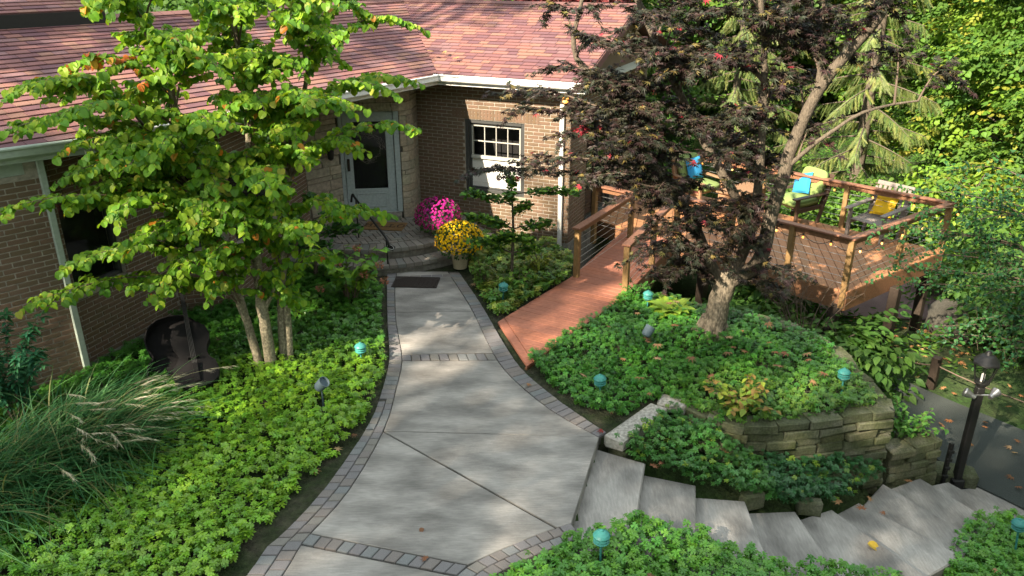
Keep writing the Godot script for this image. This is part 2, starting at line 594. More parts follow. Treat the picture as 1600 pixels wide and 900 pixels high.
# ------------------------------------------------------------------ the scene
func _ready() -> void:
	R.seed = 20
	# camera
	var cam := Camera3D.new()
	cam.name = "camera"
	cam.position = Vector3(0, 5.05, 0)
	cam.rotation_degrees = Vector3(-22.5, 0, 0)
	cam.fov = 39.9
	cam.far = 900.0
	cam.near = 0.1
	add_child(cam)
	cam.current = true
	# sky, air and exposure
	var we := WorldEnvironment.new()
	we.name = "world_environment"
	var env := Environment.new()
	env.background_mode = Environment.BG_SKY
	var sm := ProceduralSkyMaterial.new()
	sm.sky_top_color = Color(0.68, 0.71, 0.73)
	sm.sky_horizon_color = Color(0.95, 0.94, 0.90)
	sm.sky_curve = 0.16
	sm.sky_energy_multiplier = 1.02
	sm.ground_bottom_color = Color(0.16, 0.18, 0.12)
	sm.ground_horizon_color = Color(0.5, 0.55, 0.5)
	var sky := Sky.new()
	sky.sky_material = sm
	env.sky = sky
	env.tonemap_mode = Environment.TONE_MAPPER_LINEAR
	env.tonemap_exposure = 3.6
	env.sdfgi_enabled = true
	env.ssao_enabled = true
	env.ssil_enabled = true
	we.environment = env
	add_child(we)
	# late-afternoon sun over the camera's left shoulder
	var sun := DirectionalLight3D.new()
	sun.name = "sun"
	sun.light_color = Color(1.0, 0.93, 0.84)
	sun.light_energy = 1.6
	sun.light_angular_distance = 0.5
	sun.shadow_enabled = true
	var el := deg_to_rad(34.0)
	var to_sun := Vector3(-0.68 * cos(el), sin(el), 0.73 * cos(el))
	add_child(sun)
	sun.look_at_from_position(to_sun * 50.0, Vector3.ZERO, Vector3.UP)
	make_materials()
	build_ground()
	build_walk()
	build_steps()
	build_porch()
	build_house()
	build_walls()
	build_deck()
	build_trees()
	build_woods()
	build_beds()
	build_small()

# ------------------------------------------------------------------ ground
var UPPER := poly([-14, 4, -14, -26, -1.0, -26, 0.9, -14.2, 1.2, -12.9, 2.2, -11.6, 3.0, -11.35, 3.45, -11.15, 3.8, -10.95, 4.15, -10.65, 4.42, -10.15, 4.5, -9.6, 4.38, -9.1, 4.5, -8.75, 4.5, -8.45, 3.9, -8.28, 2.9, -8.05, 2.5, -8.05, 2.1, -8.5, 1.85, -8.42, 1.15, -7.75, 0.95, -7.75, 0.58, -6.2, 0.3, -5.9, 0.2, 4])

func ground_h(x: float, z: float) -> float:
	var h := -1.55
	if z > -8.75 and x > 0.0:
		h = clampf(-0.262 * (x - 0.75) - 0.05, -1.55, -0.05)
	elif x < 4.6 and z < -8.75:
		h = -1.45
	var far := Vector2(x - 6.0, z + 10.0).length()
	if z < -12.0:
		h -= clampf((-12.0 - z) * 0.055, 0.0, 0.9)
	if x > 8.3 and z > -14.0:
		h += clampf((x - 8.3) * 0.12, 0.0, 0.5)
	if z < -34.0:
		h += (-34.0 - z) * 0.16 * clampf((-34.0 - z) / 30.0, 0.0, 1.0)
	if x < -1.0 and z < -26.0:
		h = maxf(h, lerpf(-1.5, 0.0, clampf((-1.0 - x) / 10.0, 0.0, 1.0)))
	if x < 0.0 and z > -26.0:
		h = -0.1
	h += 0.08 * sin(x * 0.9 + z * 0.4) * clampf((far - 4.0) / 6.0, 0.0, 1.0) * (1.0 if x > 0.6 else 0.0)
	return h

func stair_poly(grow: float) -> PackedVector2Array:
	var a := PackedVector2Array()
	var b := PackedVector2Array()
	for q in NOSE:
		var t := Vector2(q[0], q[1])
		var o := Vector2(q[2], q[3])
		var d := (o - t).normalized()
		a.append(t - d * grow)
		b.append(o + d * ((0.3 if q[0] < 4.2 else 0.2) + grow))
	b.reverse()
	a.append_array(b)
	return a

func axis(lo: float, hi: float, step: float, fine := Vector2.ZERO) -> PackedFloat32Array:
	var a := PackedFloat32Array([-420, -240, -140, -90, -60])
	var x := lo
	while x <= hi + 0.001:
		if x > -59.0:
			a.append(x)
		x += 0.14 if x > fine.x and x < fine.y else step
	for f in [45.0, 60.0, 90.0, 140.0, 240.0, 420.0]:
		if f > hi:
			a.append(f)
	return a

func build_ground() -> void:
	var b := MB.new()
	var xs := axis(-20, 24, 0.5, Vector2(0.3, 7.2))
	var zs := axis(-50, 10, 0.5, Vector2(-9.4, -4.6))
	var id := {}
	var dug := stair_poly(0.08)
	for i in xs.size():
		for j in zs.size():
			id[Vector2i(i, j)] = b.vert(Vector3(xs[i], ground_h(xs[i], zs[j]) - (0.26 if inside(Vector2(xs[i], zs[j]), dug) else 0.02), zs[j]), Vector3.UP)
	for i in xs.size() - 1:
		for j in zs.size() - 1:
			var p: int = id[Vector2i(i, j)]
			var q: int = id[Vector2i(i + 1, j)]
			var r: int = id[Vector2i(i + 1, j + 1)]
			var s: int = id[Vector2i(i, j + 1)]
			b.face(p, q, r)
			b.face(p, r, s)
	struct("ground", b, M.ground)
	# the raised garden: one thick bed of soil round the walk, held by the walls
	b = MB.new()
	b.prism(shrink(UPPER, 0.02), -1.6, -0.035)
	struct("garden_soil", b, M.soil)
	# driveway below the retaining wall
	var dp := poly([6.75, -8.1, 6.45, -8.55, 6.15, -8.95, 6.0, -9.5, 5.6, -10.3, 5.5, -11.2, 5.75, -12.4, 6.05, -12.35, 6.62, -11.63, 7.1, -10.95, 7.7, -10.15, 8.6, -9.2, 9.2, -8.2, 9.6, -6.5, 9.8, -3.0, 7.0, -3.0])
	b = MB.new()
	b.prism(dp, -1.62, -1.475)
	struct("driveway", b, M.asphalt)
	b = MB.new()
	b.prism(poly([6.3, -14.8, 9.4, -14.4, 11.2, -17.4, 7.2, -19.4]), -1.95, -1.66)
	struct("lower_terrace", b, M.terrace)

# ------------------------------------------------------------------ the walk
var CONC_L := poly([-2.02, -13.0, -1.96, -12.28, -1.80, -11.16, -1.67, -10.48, -1.50, -9.63, -1.475, -8.80, -1.49, -7.88, -1.68, -6.76, -1.90, -6.14, -1.97, -5.94, -2.04, -5.52, -2.25, -4.6])
var PAV_L := poly([-2.20, -13.0, -2.10, -12.28, -1.93, -11.16, -1.83, -10.55, -1.68, -9.63, -1.655, -8.80, -1.69, -8.0, -1.93, -6.82, -2.18, -6.10, -2.28, -5.92, -2.36, -5.52, -2.62, -4.6])
var CONC_R := poly([-1.14, -13.0, -0.86, -12.1, -0.61, -11.25, -0.27, -9.86, 0.0, -9.13, 0.47, -8.33, 1.0, -7.73])
var PAV_R := poly([-0.95, -13.0, -0.66, -12.1, -0.41, -11.25, -0.06, -9.95, 0.19, -9.25, 0.62, -8.50, 1.10, -7.83])
var ARC_IN := poly([0.57, -6.24, 0.24, -6.07, -0.06, -5.89, -0.36, -5.68, -0.56, -5.4, -0.68, -4.9, -0.74, -4.4])
var ARC_OUT := poly([0.66, -6.02, 0.36, -5.87, 0.08, -5.70, -0.16, -5.52, -0.34, -5.28, -0.45, -4.9, -0.5, -4.4])

func at_z(p: PackedVector2Array, z: float) -> Vector2:
	for i in p.size() - 1:
		if (p[i].y - z) * (p[i + 1].y - z) <= 0.0:
			return p[i].lerp(p[i + 1], (z - p[i].y) / (p[i + 1].y - p[i].y + 1e-9))
	return p[-1]

func between(p: PackedVector2Array, z0: float, z1: float) -> PackedVector2Array:
	var out := PackedVector2Array([at_z(p, z0)])
	for q in p:
		if q.y > z0 + 0.02 and q.y < z1 - 0.02:
			out.append(q)
	out.append(at_z(p, z1))
	return out

func slab_poly(l: PackedVector2Array, r: PackedVector2Array) -> PackedVector2Array:
	var o := l.duplicate()
	var q := r.duplicate()
	q.reverse()
	o.append_array(q)
	return o

func paver_band(a: PackedVector2Array, c: PackedVector2Array, each: float, rows: int, parent: Node, y1 := 0.004, mats: Array = []) -> void:
	var ms: Array = mats if mats.size() else M.paver
	var count := int(round(length_of(a) / each))
	for i in count:
		for k in rows:
			var off := 0.5 if k % 2 == 1 else 0.0
			var t0 := (i + off) / count
			var t1 := minf((i + 1 + off) / count, 1.0)
			if t1 - t0 < 0.2 / count:
				continue
			var p0 := along(a, t0)
			var p1 := along(a, t1)
			var q0 := along(c, t0)
			var q1 := along(c, t1)
			var s0 := float(k) / rows
			var s1 := float(k + 1) / rows
			var pg := shrink(PackedVector2Array([p0.lerp(q0, s0), p1.lerp(q1, s0), p1.lerp(q1, s1), p0.lerp(q0, s1)]), 0.005)
			if pg.size() < 3:
				continue
			var b := MB.new()
			b.prism(pg, y1 - 0.07, y1 + R.randf_range(-0.004, 0.003), 0.006)
			part("paver", b, ms[R.randi() % ms.size()], parent)

func build_walk() -> void:
	var walk := thing("front_walk", "", "")
	walk.set_meta("kind", "structure")
	var l := smooth_line(CONC_L, 3)
	var r := smooth_line(CONC_R, 3)
	var slabs := []
	slabs.append(slab_poly(between(l, -12.95, -11.2), between(r, -12.95, -11.25)))
	slabs.append(slab_poly(between(l, -11.2, -9.8), between(r, -11.25, -9.83)))
	var s3 := between(l, -9.6, -7.87)
	var s3r := between(r, -9.62, -7.74)
	slabs.append(slab_poly(s3, s3r))
	slabs.append(PackedVector2Array([Vector2(-1.487, -7.862), Vector2(1.0, -7.745), Vector2(0.58, -6.235), Vector2(0.435, -6.172)]))
	var s5 := between(l, -7.852, -6.09)
	s5.append_array(PackedVector2Array([Vector2(-0.40, -5.665), Vector2(-0.06, -5.89), Vector2(0.24, -6.07), Vector2(0.42, -6.163)]))
	slabs.append(s5)
	var s6 := between(l, -5.93, -4.6)
	s6.append_array(PackedVector2Array([Vector2(-0.72, -4.4), Vector2(-0.66, -4.9), Vector2(-0.55, -5.36), Vector2(-0.50, -5.52)]))
	slabs.append(s6)
	for s in slabs:
		var b := MB.new()
		b.prism(shrink(s, 0.004), -0.14, R.randf_range(-0.001, 0.001), 0.006)
		part("concrete_slab", b, M.concrete, walk)
	var jb := MB.new()
	var bed := smooth_line(PAV_L, 3)
	var right := smooth_line(PAV_R, 3)
	right.append(Vector2(0.96, -7.72))
	right.append(Vector2(0.55, -6.24))
	right.append_array(ARC_OUT)
	jb.prism(slab_poly(bed, right), -0.12, -0.022)
	part("sand_joint", jb, M.joint, walk)
	# paver borders: one course up the walk, two where the left border widens
	var pl := smooth_line(PAV_L, 3)
	paver_band(between(l, -12.9, -8.6), between(pl, -12.9, -8.6), 0.115, 1, walk)
	paver_band(between(l, -8.6, -4.6), between(pl, -8.6, -4.6), 0.13, 2, walk)
	var pr := smooth_line(PAV_R, 3)
	paver_band(between(r, -12.9, -7.74), between(pr, -12.9, -7.84), 0.115, 1, walk)
	paver_band(smooth_line(ARC_IN, 3), smooth_line(ARC_OUT, 3), 0.13, 2, walk)
	paver_band(PackedVector2Array([at_z(l, -9.79), at_z(r, -9.82)]), PackedVector2Array([at_z(l, -9.61), at_z(r, -9.63)]), 0.125, 1, walk)
	paver_band(PackedVector2Array([at_z(l, -6.08), Vector2(-0.40, -5.655)]), PackedVector2Array([at_z(l, -5.94), Vector2(-0.49, -5.53)]), 0.125, 1, walk)
	# a course across the top, where the walk meets the porch step
	paver_band(PackedVector2Array([Vector2(-1.95, -12.72), Vector2(-1.02, -12.82)]), PackedVector2Array([Vector2(-1.97, -12.6), Vector2(-0.99, -12.7)]), 0.2, 1, walk, 0.007)

# ------------------------------------------------------------------ the curved steps down to the drive
var NOSE := [[1.0, -7.73, 0.59, -6.23], [1.49, -7.44, 1.24, -6.42], [2.02, -7.23, 1.85, -6.41], [2.56, -7.15, 2.54, -6.28], [3.14, -7.19, 3.24, -6.32], [3.64, -7.43, 4.07, -6.62], [4.11, -7.73, 4.72, -6.99], [4.67, -8.31, 5.14, -7.51], [5.32, -8.61, 5.69, -7.92], [5.78, -8.75, 6.18, -8.11], [6.42, -8.85, 6.72, -8.3]]

func build_steps() -> void:
	var st := thing("garden_steps", "curving flight of broad concrete steps dropping to the drive", "steps", Vector3.ZERO)
	for i in range(1, NOSE.size()):
		var p: Array = NOSE[i - 1]
		var q: Array = NOSE[i]
		var pa := Vector2(p[0], p[1])
		var pb := Vector2(p[2], p[3])
		var qa := Vector2(q[0], q[1])
		var qb := Vector2(q[2], q[3])
		var ext := 0.35 if i < 6 else 0.24
		pb += (pb - pa).normalized() * ext
		qb += (qb - qa).normalized() * ext
		var back := ((pa + pb) - (qa + qb)).normalized() * 0.06
		var h := -0.15 * i
		var b := MB.new()
		var k := 1.0
		var jog := R.randf_range(-0.02, 0.02)
		b.prism(PackedVector2Array([pa + back * k, qa + (qa - qb) * jog, qb, pb + back * k]), h - 0.055, h + R.randf_range(-0.006, 0.006), 0.014)
		var riser := back * 0.65
		b.prism(PackedVector2Array([pa + back * k, qa + riser, qb + riser, pb + back * k]), h - 0.21, h - 0.056)
		part("step", b, M.step[R.randi() % 4], st)

# ------------------------------------------------------------------ the porch
const PC := Vector2(-2.7, -15.2)

func ring(r: float, a0: float, a1: float, k: int) -> PackedVector2Array:
	var out := PackedVector2Array()
	for i in k + 1:
		var a := deg_to_rad(lerpf(a0, a1, float(i) / k))
		out.append(PC + Vector2(sin(a), cos(a)) * r)
	return out

func build_porch() -> void:
	var po := thing("porch", "rounded brick-paved porch with two curved steps before the front door", "porch")
	for s in [[2.12, 0.355], [2.47, 0.175]]:
		var b := MB.new()
		var pg := ring(s[0] - 0.045, -62, 76, 28)
		pg.append(Vector2(-0.9, -15.6))
		pg.append(Vector2(-3.9, -15.6))
		b.prism(pg, -0.1, s[1] - 0.06)
		part("riser", b, M.foundation, po)
		b = MB.new()
		b.prism(slab_poly(ring(s[0] + 0.0, -62, 76, 28), ring(s[0] - 0.34, -62, 76, 28)), s[1] - 0.065, s[1] - 0.02)
		part("mortar_bed", b, M.joint, po)
		paver_band(ring(s[0] + 0.02, -60, 74, 28), ring(s[0] - 0.30, -60, 74, 28), 0.145, 1, po, s[1], M.porch_brick)
	# herringbone paving inside the edge course
	var field := ring(1.80, -60, 74, 24)
	field.append(Vector2(-1.55, -15.25))
	field.append(Vector2(-2.1, -14.98))
	field.append(Vector2(-3.6, -14.75))
	var base := MB.new()
	base.prism(field, 0.28, 0.336)
	part("mortar_bed", base, M.joint, po)
	var w := 0.105
	var turn := Transform2D(0.35 + PI / 4, PC)
	for i in range(-24, 25):
		for j in range(-12, 13):
			# the two bricks of the herringbone cell
			var o := Vector2(i * w, i * w) + Vector2(j * 2 * w, -j * 2 * w)
			for two in 2:
				var rc := PackedVector2Array([o, o + Vector2(2 * w, 0), o + Vector2(2 * w, w), o + Vector2(0, w)])
				if two == 1:
					rc = PackedVector2Array([o + Vector2(0, w), o + Vector2(w, w), o + Vector2(w, 3 * w), o + Vector2(0, 3 * w)])
				var pg := turn * rc
				var cen := (pg[0] + pg[2]) * 0.5
				if cen.distance_to(PC) > 2.0 or cen.y < -15.3:
					continue
				for piece in Geometry2D.intersect_polygons(pg, field):
					var sh := shrink(piece, 0.006)
					if sh.size() < 3:
						continue
					var b := MB.new()
					b.prism(sh, 0.30, 0.355 + R.randf_range(-0.003, 0.002), 0.005)
					part("brick", b, M.porch_brick[R.randi() % 5], po)
	var b2 := MB.new()
	b2.box(frame_at(Vector3(-2.72, 0.40, -14.93), Vector3(1.01, 0, -0.10), Vector3.UP), Vector3(1.12, 0.1, 0.3), 0.015)
	part("door_sill", b2, M.foundation, po)

# ------------------------------------------------------------------ the house
var pending := {}
var brick_cache := {}

func v3(p: Vector2, y: float) -> Vector3:
	return Vector3(p.x, y, p.y)

# how large something at p shows in the photograph: decides which pieces are single parts and which are joined
func shows(p: Vector3, size: float) -> float:
	var d := Vector3(0, 5.05, 0)
	var q := (p - d).rotated(Vector3.RIGHT, deg_to_rad(22.5))
	if q.z > -0.5 or absf(q.x / q.z) > 0.66 or absf(q.y / q.z) > 0.38:
		return 0.0
	return size / -q.z

func piece(kind: String, mesh: Mesh, m: Material, parent: Node, xf: Transform3D, size: float, cen: Vector3) -> void:
	if not pending.has(kind):
		pending[kind] = []
	pending[kind].append([shows(cen, size), mesh, m, parent, xf])

func settle(kind: String, most: int) -> void:
	var l: Array = pending.get(kind, [])
	l.sort_custom(func(a, b): return a[0] > b[0])
	var rest := {}
	for i in l.size():
		var e: Array = l[i]
		if i < most and e[0] > 0.0:
			put(kind, e[1], e[2], e[3], e[4])
		else:
			if not rest.has(e[3]):
				rest[e[3]] = {}
			if not rest[e[3]].has(e[2]):
				var st := SurfaceTool.new()
				st.begin(Mesh.PRIMITIVE_TRIANGLES)
				rest[e[3]][e[2]] = st
			rest[e[3]][e[2]].append_from(e[1], 0, e[4])
	# what is too small or too many to pick apart: one part of each wall or roof
	for parent in rest:
		var am := ArrayMesh.new()
		for m in rest[parent]:
			rest[parent][m].commit(am)
			am.surface_set_material(am.get_surface_count() - 1, m)
		var o := MeshInstance3D.new()
		o.mesh = am
		o.name = "small_" + kind + "s"
		parent.add_child(o, true)
		o.set_meta("kind", "stuff")
	pending.erase(kind)

func brick_mesh(len: float, hgt := 0.0545) -> Mesh:
	var key := Vector2i(int(round(len * 200)), int(round(hgt * 1000)))
	if not brick_cache.has(key):
		var b := MB.new()
		b.box(Transform3D.IDENTITY, Vector3(key.x / 200.0, hgt, 0.05), 0.004)
		brick_cache[key] = b.mesh()
	return brick_cache[key]

# a wall seen from outside from a (left) to b (right); holes are Rect2(u, y, width, height)
func brick_wall(called: String, a: Vector2, b: Vector2, y0: float, y1: float, holes: Array, parent: Node, foot := -0.6, bricks := true) -> MeshInstance3D:
	var len := a.distance_to(b)
	var t := frame_at(v3(a, 0), v3(b, 0) - v3(a, 0), Vector3.UP)
	var us := [0.0, len]
	var ys := [y0, y1]
	for h in holes:
		us.append_array([h.position.x, h.end.x])
		ys.append_array([h.position.y, h.end.y])
	us.sort()
	ys.sort()
	var mb := MB.new()
	for i in us.size() - 1:
		for j in ys.size() - 1:
			if us[i + 1] - us[i] < 1e-3 or ys[j + 1] - ys[j] < 1e-3:
				continue
			var c := Vector2((us[i] + us[i + 1]) / 2, (ys[j] + ys[j + 1]) / 2)
			var cut := false
			for h in holes:
				cut = cut or h.has_point(c)
			if not cut:
				mb.box(t * Transform3D(Basis(), Vector3(c.x, c.y, -0.11)), Vector3(us[i + 1] - us[i], ys[j + 1] - ys[j], 0.22))
	var wall := part(called, mb, M.mortar, parent)
	var fb := MB.new()
	fb.box(t * Transform3D(Basis(), Vector3(len / 2, (foot + y0) / 2, -0.1)), Vector3(len, y0 - foot, 0.24))
	part("foundation", fb, M.foundation, parent)
	if not bricks:
		return wall
	var course := 0.0677
	var unit := 0.225
	var rows := int((y1 - y0) / course)
	for r in rows:
		var y := y0 + (r + 0.5) * course
		var x := -unit * (0.5 if r % 2 else 0.0)
		while x < len:
			var spans := [[maxf(x, 0.0) + 0.0065, minf(x + unit, len) - 0.0065]]
			for h in holes:
				if y > h.position.y - 0.02 and y < h.end.y + 0.02:
					var cut := []
					for s in spans:
						if s[1] < h.position.x or s[0] > h.end.x:
							cut.append(s)
						else:
							cut.append([s[0], h.position.x - 0.004])
							cut.append([h.end.x + 0.004, s[1]])
					spans = cut
			for s in spans:
				var l: float = s[1] - s[0]
				if l < 0.03:
					continue
				var xf := t * Transform3D(Basis(), Vector3((s[0] + s[1]) / 2, y, -0.017 + R.randf_range(-0.0015, 0.0015)))
				piece("brick", brick_mesh(l), M.brick[R.randi() % 5], wall, xf, l, xf.origin)
			x += unit
	return wall

# a run of bricks stood on end over a window
func soldier(t: Transform3D, u0: float, u1: float, y: float, parent: Node) -> void:
	var n := int((u1 - u0) / 0.0677)
	for i in n:
		var b := t * Transform3D(Basis(Vector3.BACK, PI / 2), Vector3(u0 + (i + 0.5) * (u1 - u0) / n, y, -0.014))
		piece("brick", brick_mesh(0.19), M.brick[R.randi() % 5], parent, b, 0.19, b.origin)

func bar(b: MB, t: Transform3D, x0: float, x1: float, y0: float, y1: float, z0: float, z1: float, ch := 0.006) -> void:
	b.box(t * Transform3D(Basis(), Vector3((x0 + x1) / 2, (y0 + y1) / 2, (z0 + z1) / 2)), Vector3(x1 - x0, y1 - y0, z1 - z0), ch)

func frame_bars(b: MB, t: Transform3D, u0: float, u1: float, y0: float, y1: float, w: float, z0: float, z1: float) -> void:
	bar(b, t, u0, u0 + w, y0, y1, z0, z1)
	bar(b, t, u1 - w, u1, y0, y1, z0, z1)
	bar(b, t, u0 + w, u1 - w, y0, y0 + w, z0, z1)
	bar(b, t, u0 + w, u1 - w, y1 - w, y1, z0, z1)

func dark_window(t: Transform3D, u0: float, u1: float, y0: float, y1: float, splits: int, house: Node, called := "window") -> void:
	var f := MB.new()
	frame_bars(f, t, u0, u1, y0, y1, 0.05, -0.16, -0.06)
	for i in range(1, splits):
		var u := lerpf(u0, u1, float(i) / splits)
		bar(f, t, u - 0.025, u + 0.025, y0 + 0.05, y1 - 0.05, -0.155, -0.065)
	var w := part(called, f, M.dark_frame, house)
	for i in splits:
		var p := MB.new()
		bar(p, t, lerpf(u0, u1, float(i) / splits) + 0.03, lerpf(u0, u1, float(i + 1) / splits) - 0.03, y0 + 0.04, y1 - 0.04, -0.125, -0.119, 0.0)
		part("pane", p, M.glass, w)
	var s := MB.new()
	bar(s, t, u0 - 0.06, u1 + 0.06, y0 - 0.07, y0 - 0.002, -0.14, 0.045, 0.008)
	part("sill", s, M.ashlar[0], w)

func roof_slope(called: String, plan: PackedVector2Array, o: Vector2, al: Vector2, k: float, h0: float, house: Node, shingles := true) -> void:
	al = al.normalized()
	var back := Vector2(al.y, -al.x)       # away from the eave, in plan
	var sf := sqrt(1.0 + k * k)
	var x := Vector3(al.x, 0, al.y)
	var z := Vector3(-back.x, -k, -back.y).normalized()
	var y := z.cross(x).normalized()
	var t := Transform3D(Basis(x, y, z), v3(o, h0))
	var local := PackedVector2Array()
	for p in plan:
		var q := p - o
		local.append(Vector2(q.dot(al), -q.dot(back) * sf))
	var b := MB.new()
	b.prism(local, -0.10, 0.0, 0.0, t)
	var roof := part(called, b, M.roof_under, house)
	if not shingles:
		return
	var lo := local[0]
	var hi := local[0]
	for p in local:
		lo = lo.min(p)
		hi = hi.max(p)
	var step := 0.137
	var rows := int((hi.y - lo.y) / step) + 1
	for r in rows:
		var z1 := hi.y - r * step + 0.02      # lower edge
		var z0 := z1 - step
		var xx := lo.x - R.randf() * 0.3
		while xx < hi.x:
			var wd := R.randf_range(0.17, 0.36)
			var rc := PackedVector2Array([Vector2(xx, z0 + 0.003), Vector2(xx + wd, z0 + 0.003), Vector2(xx + wd, z1 + R.randf_range(-0.006, 0.004)), Vector2(xx, z1)])
			xx += wd
			var mid := (rc[0] + rc[2]) * 0.5
			var wc := t * Vector3(mid.x, 0, mid.y)
			if shows(wc, 1.0) == 0.0 and shows(wc + Vector3(0.6, 0, 0), 1.0) == 0.0 and not inside(mid, local):
				continue
			for pg in Geometry2D.intersect_polygons(rc, local):
				var s := shrink(pg, 0.004)
				if s.size() < 3:
					continue
				var rt := Transform3D(Basis(Vector3.RIGHT, -0.10), Vector3(0, 0.001, z0)) * Transform3D(Basis(), Vector3(0, 0, -z0))
				var sb := MB.new()
				sb.prism(s, -0.004, 0.008, 0.0, t * rt)
				piece("shingle", sb.mesh(), M.shingle[R.randi() % 6], roof, Transform3D.IDENTITY, wd, wc)

func gutter(a: Vector2, b: Vector2, h: float, m: Material, house: Node) -> void:
	var t := frame_at(v3(a, h), v3(b, h) - v3(a, h), Vector3.UP)
	var len := a.distance_to(b)
	var g1 := MB.new()
	bar(g1, t, -0.06, len + 0.06, -0.115, -0.002, 0.0, 0.10, 0.02)
	bar(g1, t, -0.06, len + 0.06, -0.02, 0.012, 0.085, 0.118, 0.008)
	bar(g1, t, -0.06, len + 0.06, -0.125, -0.095, 0.0, 0.075, 0.01)
	part("gutter", g1, m, house)
	var f := MB.new()
	bar(f, t, -0.06, len + 0.06, -0.19, 0.0, -0.035, -0.003, 0.004)
	part("fascia", f, m, house)

func build_house() -> void:
	var house := thing("brick_house", "brown brick ranch house with a rose shingle roof and pale stone entry", "house")
	var A := Vector2(-1.87, -15.7)
	var B := Vector2(1.06, -14.4)
	var K0 := Vector2(-8.0, -6.75)
	var K1 := Vector2(-5.55, -9.25)
	var K2 := Vector2(-5.72, -9.42)
	var C2 := Vector2(-5.1, -11.15)
	var C3 := Vector2(-4.25, -11.42)
	var S0 := Vector2(-3.80, -14.30)
	var w := (B - A).normalized()
	# --- front wall with the sash window
	var win := Rect2(1.05, 0.81, 1.25, 1.42)
	var wall := brick_wall("front_wall", A, B, 0.0, 2.95, [win], house, -1.7)
	var t := frame_at(v3(A, 0), v3(B - A, 0), Vector3.UP)
	soldier(t, 0.78, 2.6, 2.335, wall)
	var f := MB.new()
	frame_bars(f, t, 1.05, 2.30, 0.81, 2.23, 0.07, -0.15, -0.02)
	frame_bars(f, t, 1.12, 2.23, 0.88, 2.16, 0.035, -0.15, -0.06)
	var wo := part("window", f, M.dark_frame, house)
	var sash := MB.new()
	frame_bars(sash, t, 1.157, 2.193, 1.50, 2.122, 0.03, -0.13, -0.075)
	bar(sash, t, 1.157, 2.193, 1.47, 1.535, -0.125, -0.05)
	for i in [1, 2, 3]:
		var u := lerpf(1.187, 2.163, i / 4.0)
		bar(sash, t, u - 0.009, u + 0.009, 1.535, 2.09, -0.112, -0.088, 0.003)
	bar(sash, t, 1.187, 2.163, 1.80, 1.822, -0.110, -0.090, 0.003)
	part("sash", sash, M.muntin, wo)
	for i in 4:
		for j in 2:
			var p := MB.new()
			bar(p, t, lerpf(1.187, 2.163, i / 4.0) + 0.012, lerpf(1.187, 2.163, (i + 1) / 4.0) - 0.012, 1.54 if j == 0 else 1.825, 1.798 if j == 0 else 2.09, -0.104, -0.098, 0.0)
			part("pane", p, M.glass, wo)
	var scr := MB.new()
	bar(scr, t, 1.157, 2.193, 0.90, 1.468, -0.105, -0.095, 0.0)
	for i in 3:
		var u := lerpf(1.157, 2.193, (i + 1) / 4.0)
		bar(scr, t, u - 0.008, u + 0.008, 0.90, 1.468, -0.096, -0.088, 0.002)
	bar(scr, t, 1.157, 2.193, 1.0, 1.018, -0.097, -0.086, 0.002)
	part("lower_screen", scr, M.blind, wo)
	var sl := MB.new()
	bar(sl, t, 1.0, 2.36, 0.745, 0.809, -0.13, 0.05, 0.01)
	part("sill", sl, M.ashlar[0], wo)
	# --- side wall towards the deck, with the sliding door
	var Bs := B + Vector2(-(-w.y), -w.x) * 5.2
	var sw := brick_wall("side_wall", B, Bs, 0.0, 2.95, [Rect2(0.95, 0.02, 1.9, 2.1)], house, -1.7)
	var ts := frame_at(v3(B, 0), v3(Bs - B, 0), Vector3.UP)
	dark_window(ts, 0.95, 2.85, 0.02, 2.12, 2, house, "sliding_door")
	var cor := MB.new()
	bar(cor, t, 3.02, 3.10, -0.15, 2.95, 0.012, 0.075, 0.008)
	bar(cor, t, 3.02, 3.10, 2.86, 3.0, 0.02, 0.40, 0.008)
	part("downspout", cor, M.white, house)
	# --- the left wing
	var w1 := brick_wall("wing_end_wall", K0, K1, 0.02, 2.72, [], house)
	var t1 := frame_at(v3(K0, 0), v3(K1 - K0, 0), Vector3.UP)
	var sd := MB.new()
	bar(sd, t1, 0.0, K0.distance_to(K1), 2.722, 3.1, -0.2, -0.01, 0.0)
	part("frieze_board", sd, M.sage, house)
	brick_wall("return_wall", K1, K2, 0.02, 2.95, [], house, -0.6, false)
	var l2 := K2.distance_to(C2)
	brick_wall("wing_wall", K2, C2, 0.02, 2.95, [Rect2(0.12, 1.0, 0.85, 1.25)], house)
	dark_window(frame_at(v3(K2, 0), v3(C2 - K2, 0), Vector3.UP), 0.12, 0.97, 1.0, 2.25, 1, house)
	brick_wall("bay_wall", C2, C3, 0.02, 2.95, [Rect2(0.30, 1.02, 0.55, 1.2)], house)
	dark_window(frame_at(v3(C2, 0), v3(C3 - C2, 0), Vector3.UP), 0.30, 0.85, 1.02, 2.22, 1, house)
	brick_wall("entry_wall", C3, S0, 0.02, 2.95, [Rect2(0.12, 1.0, 1.75, 1.22)], house)
	dark_window(frame_at(v3(C3, 0), v3(S0 - C3, 0), Vector3.UP), 0.12, 1.87, 1.0, 2.22, 2, house)
	var ds := MB.new()
	bar(ds, t1, K0.distance_to(K1) - 0.09, K0.distance_to(K1) - 0.01, 0.12, 2.9, 0.01, 0.07, 0.01)
	part("downspout", ds, M.sage, house)
	var ex := MB.new()
	bar(ex, t1, K0.distance_to(K1) - 0.095, K0.distance_to(K1) - 0.0, -0.3, 0.14, 0.012, 0.085, 0.01)
	part("drain_pipe", ex, M.dark_wood, house)
	# --- stone entry, its right side curving round to the brick wall
	var line := PackedVector2Array([S0, Vector2(-3.27, -14.90), Vector2(-2.14, -15.06), Vector2(-2.02, -15.14), Vector2(-1.93, -15.32), Vector2(-1.875, -15.75)])
	var back := MB.new()
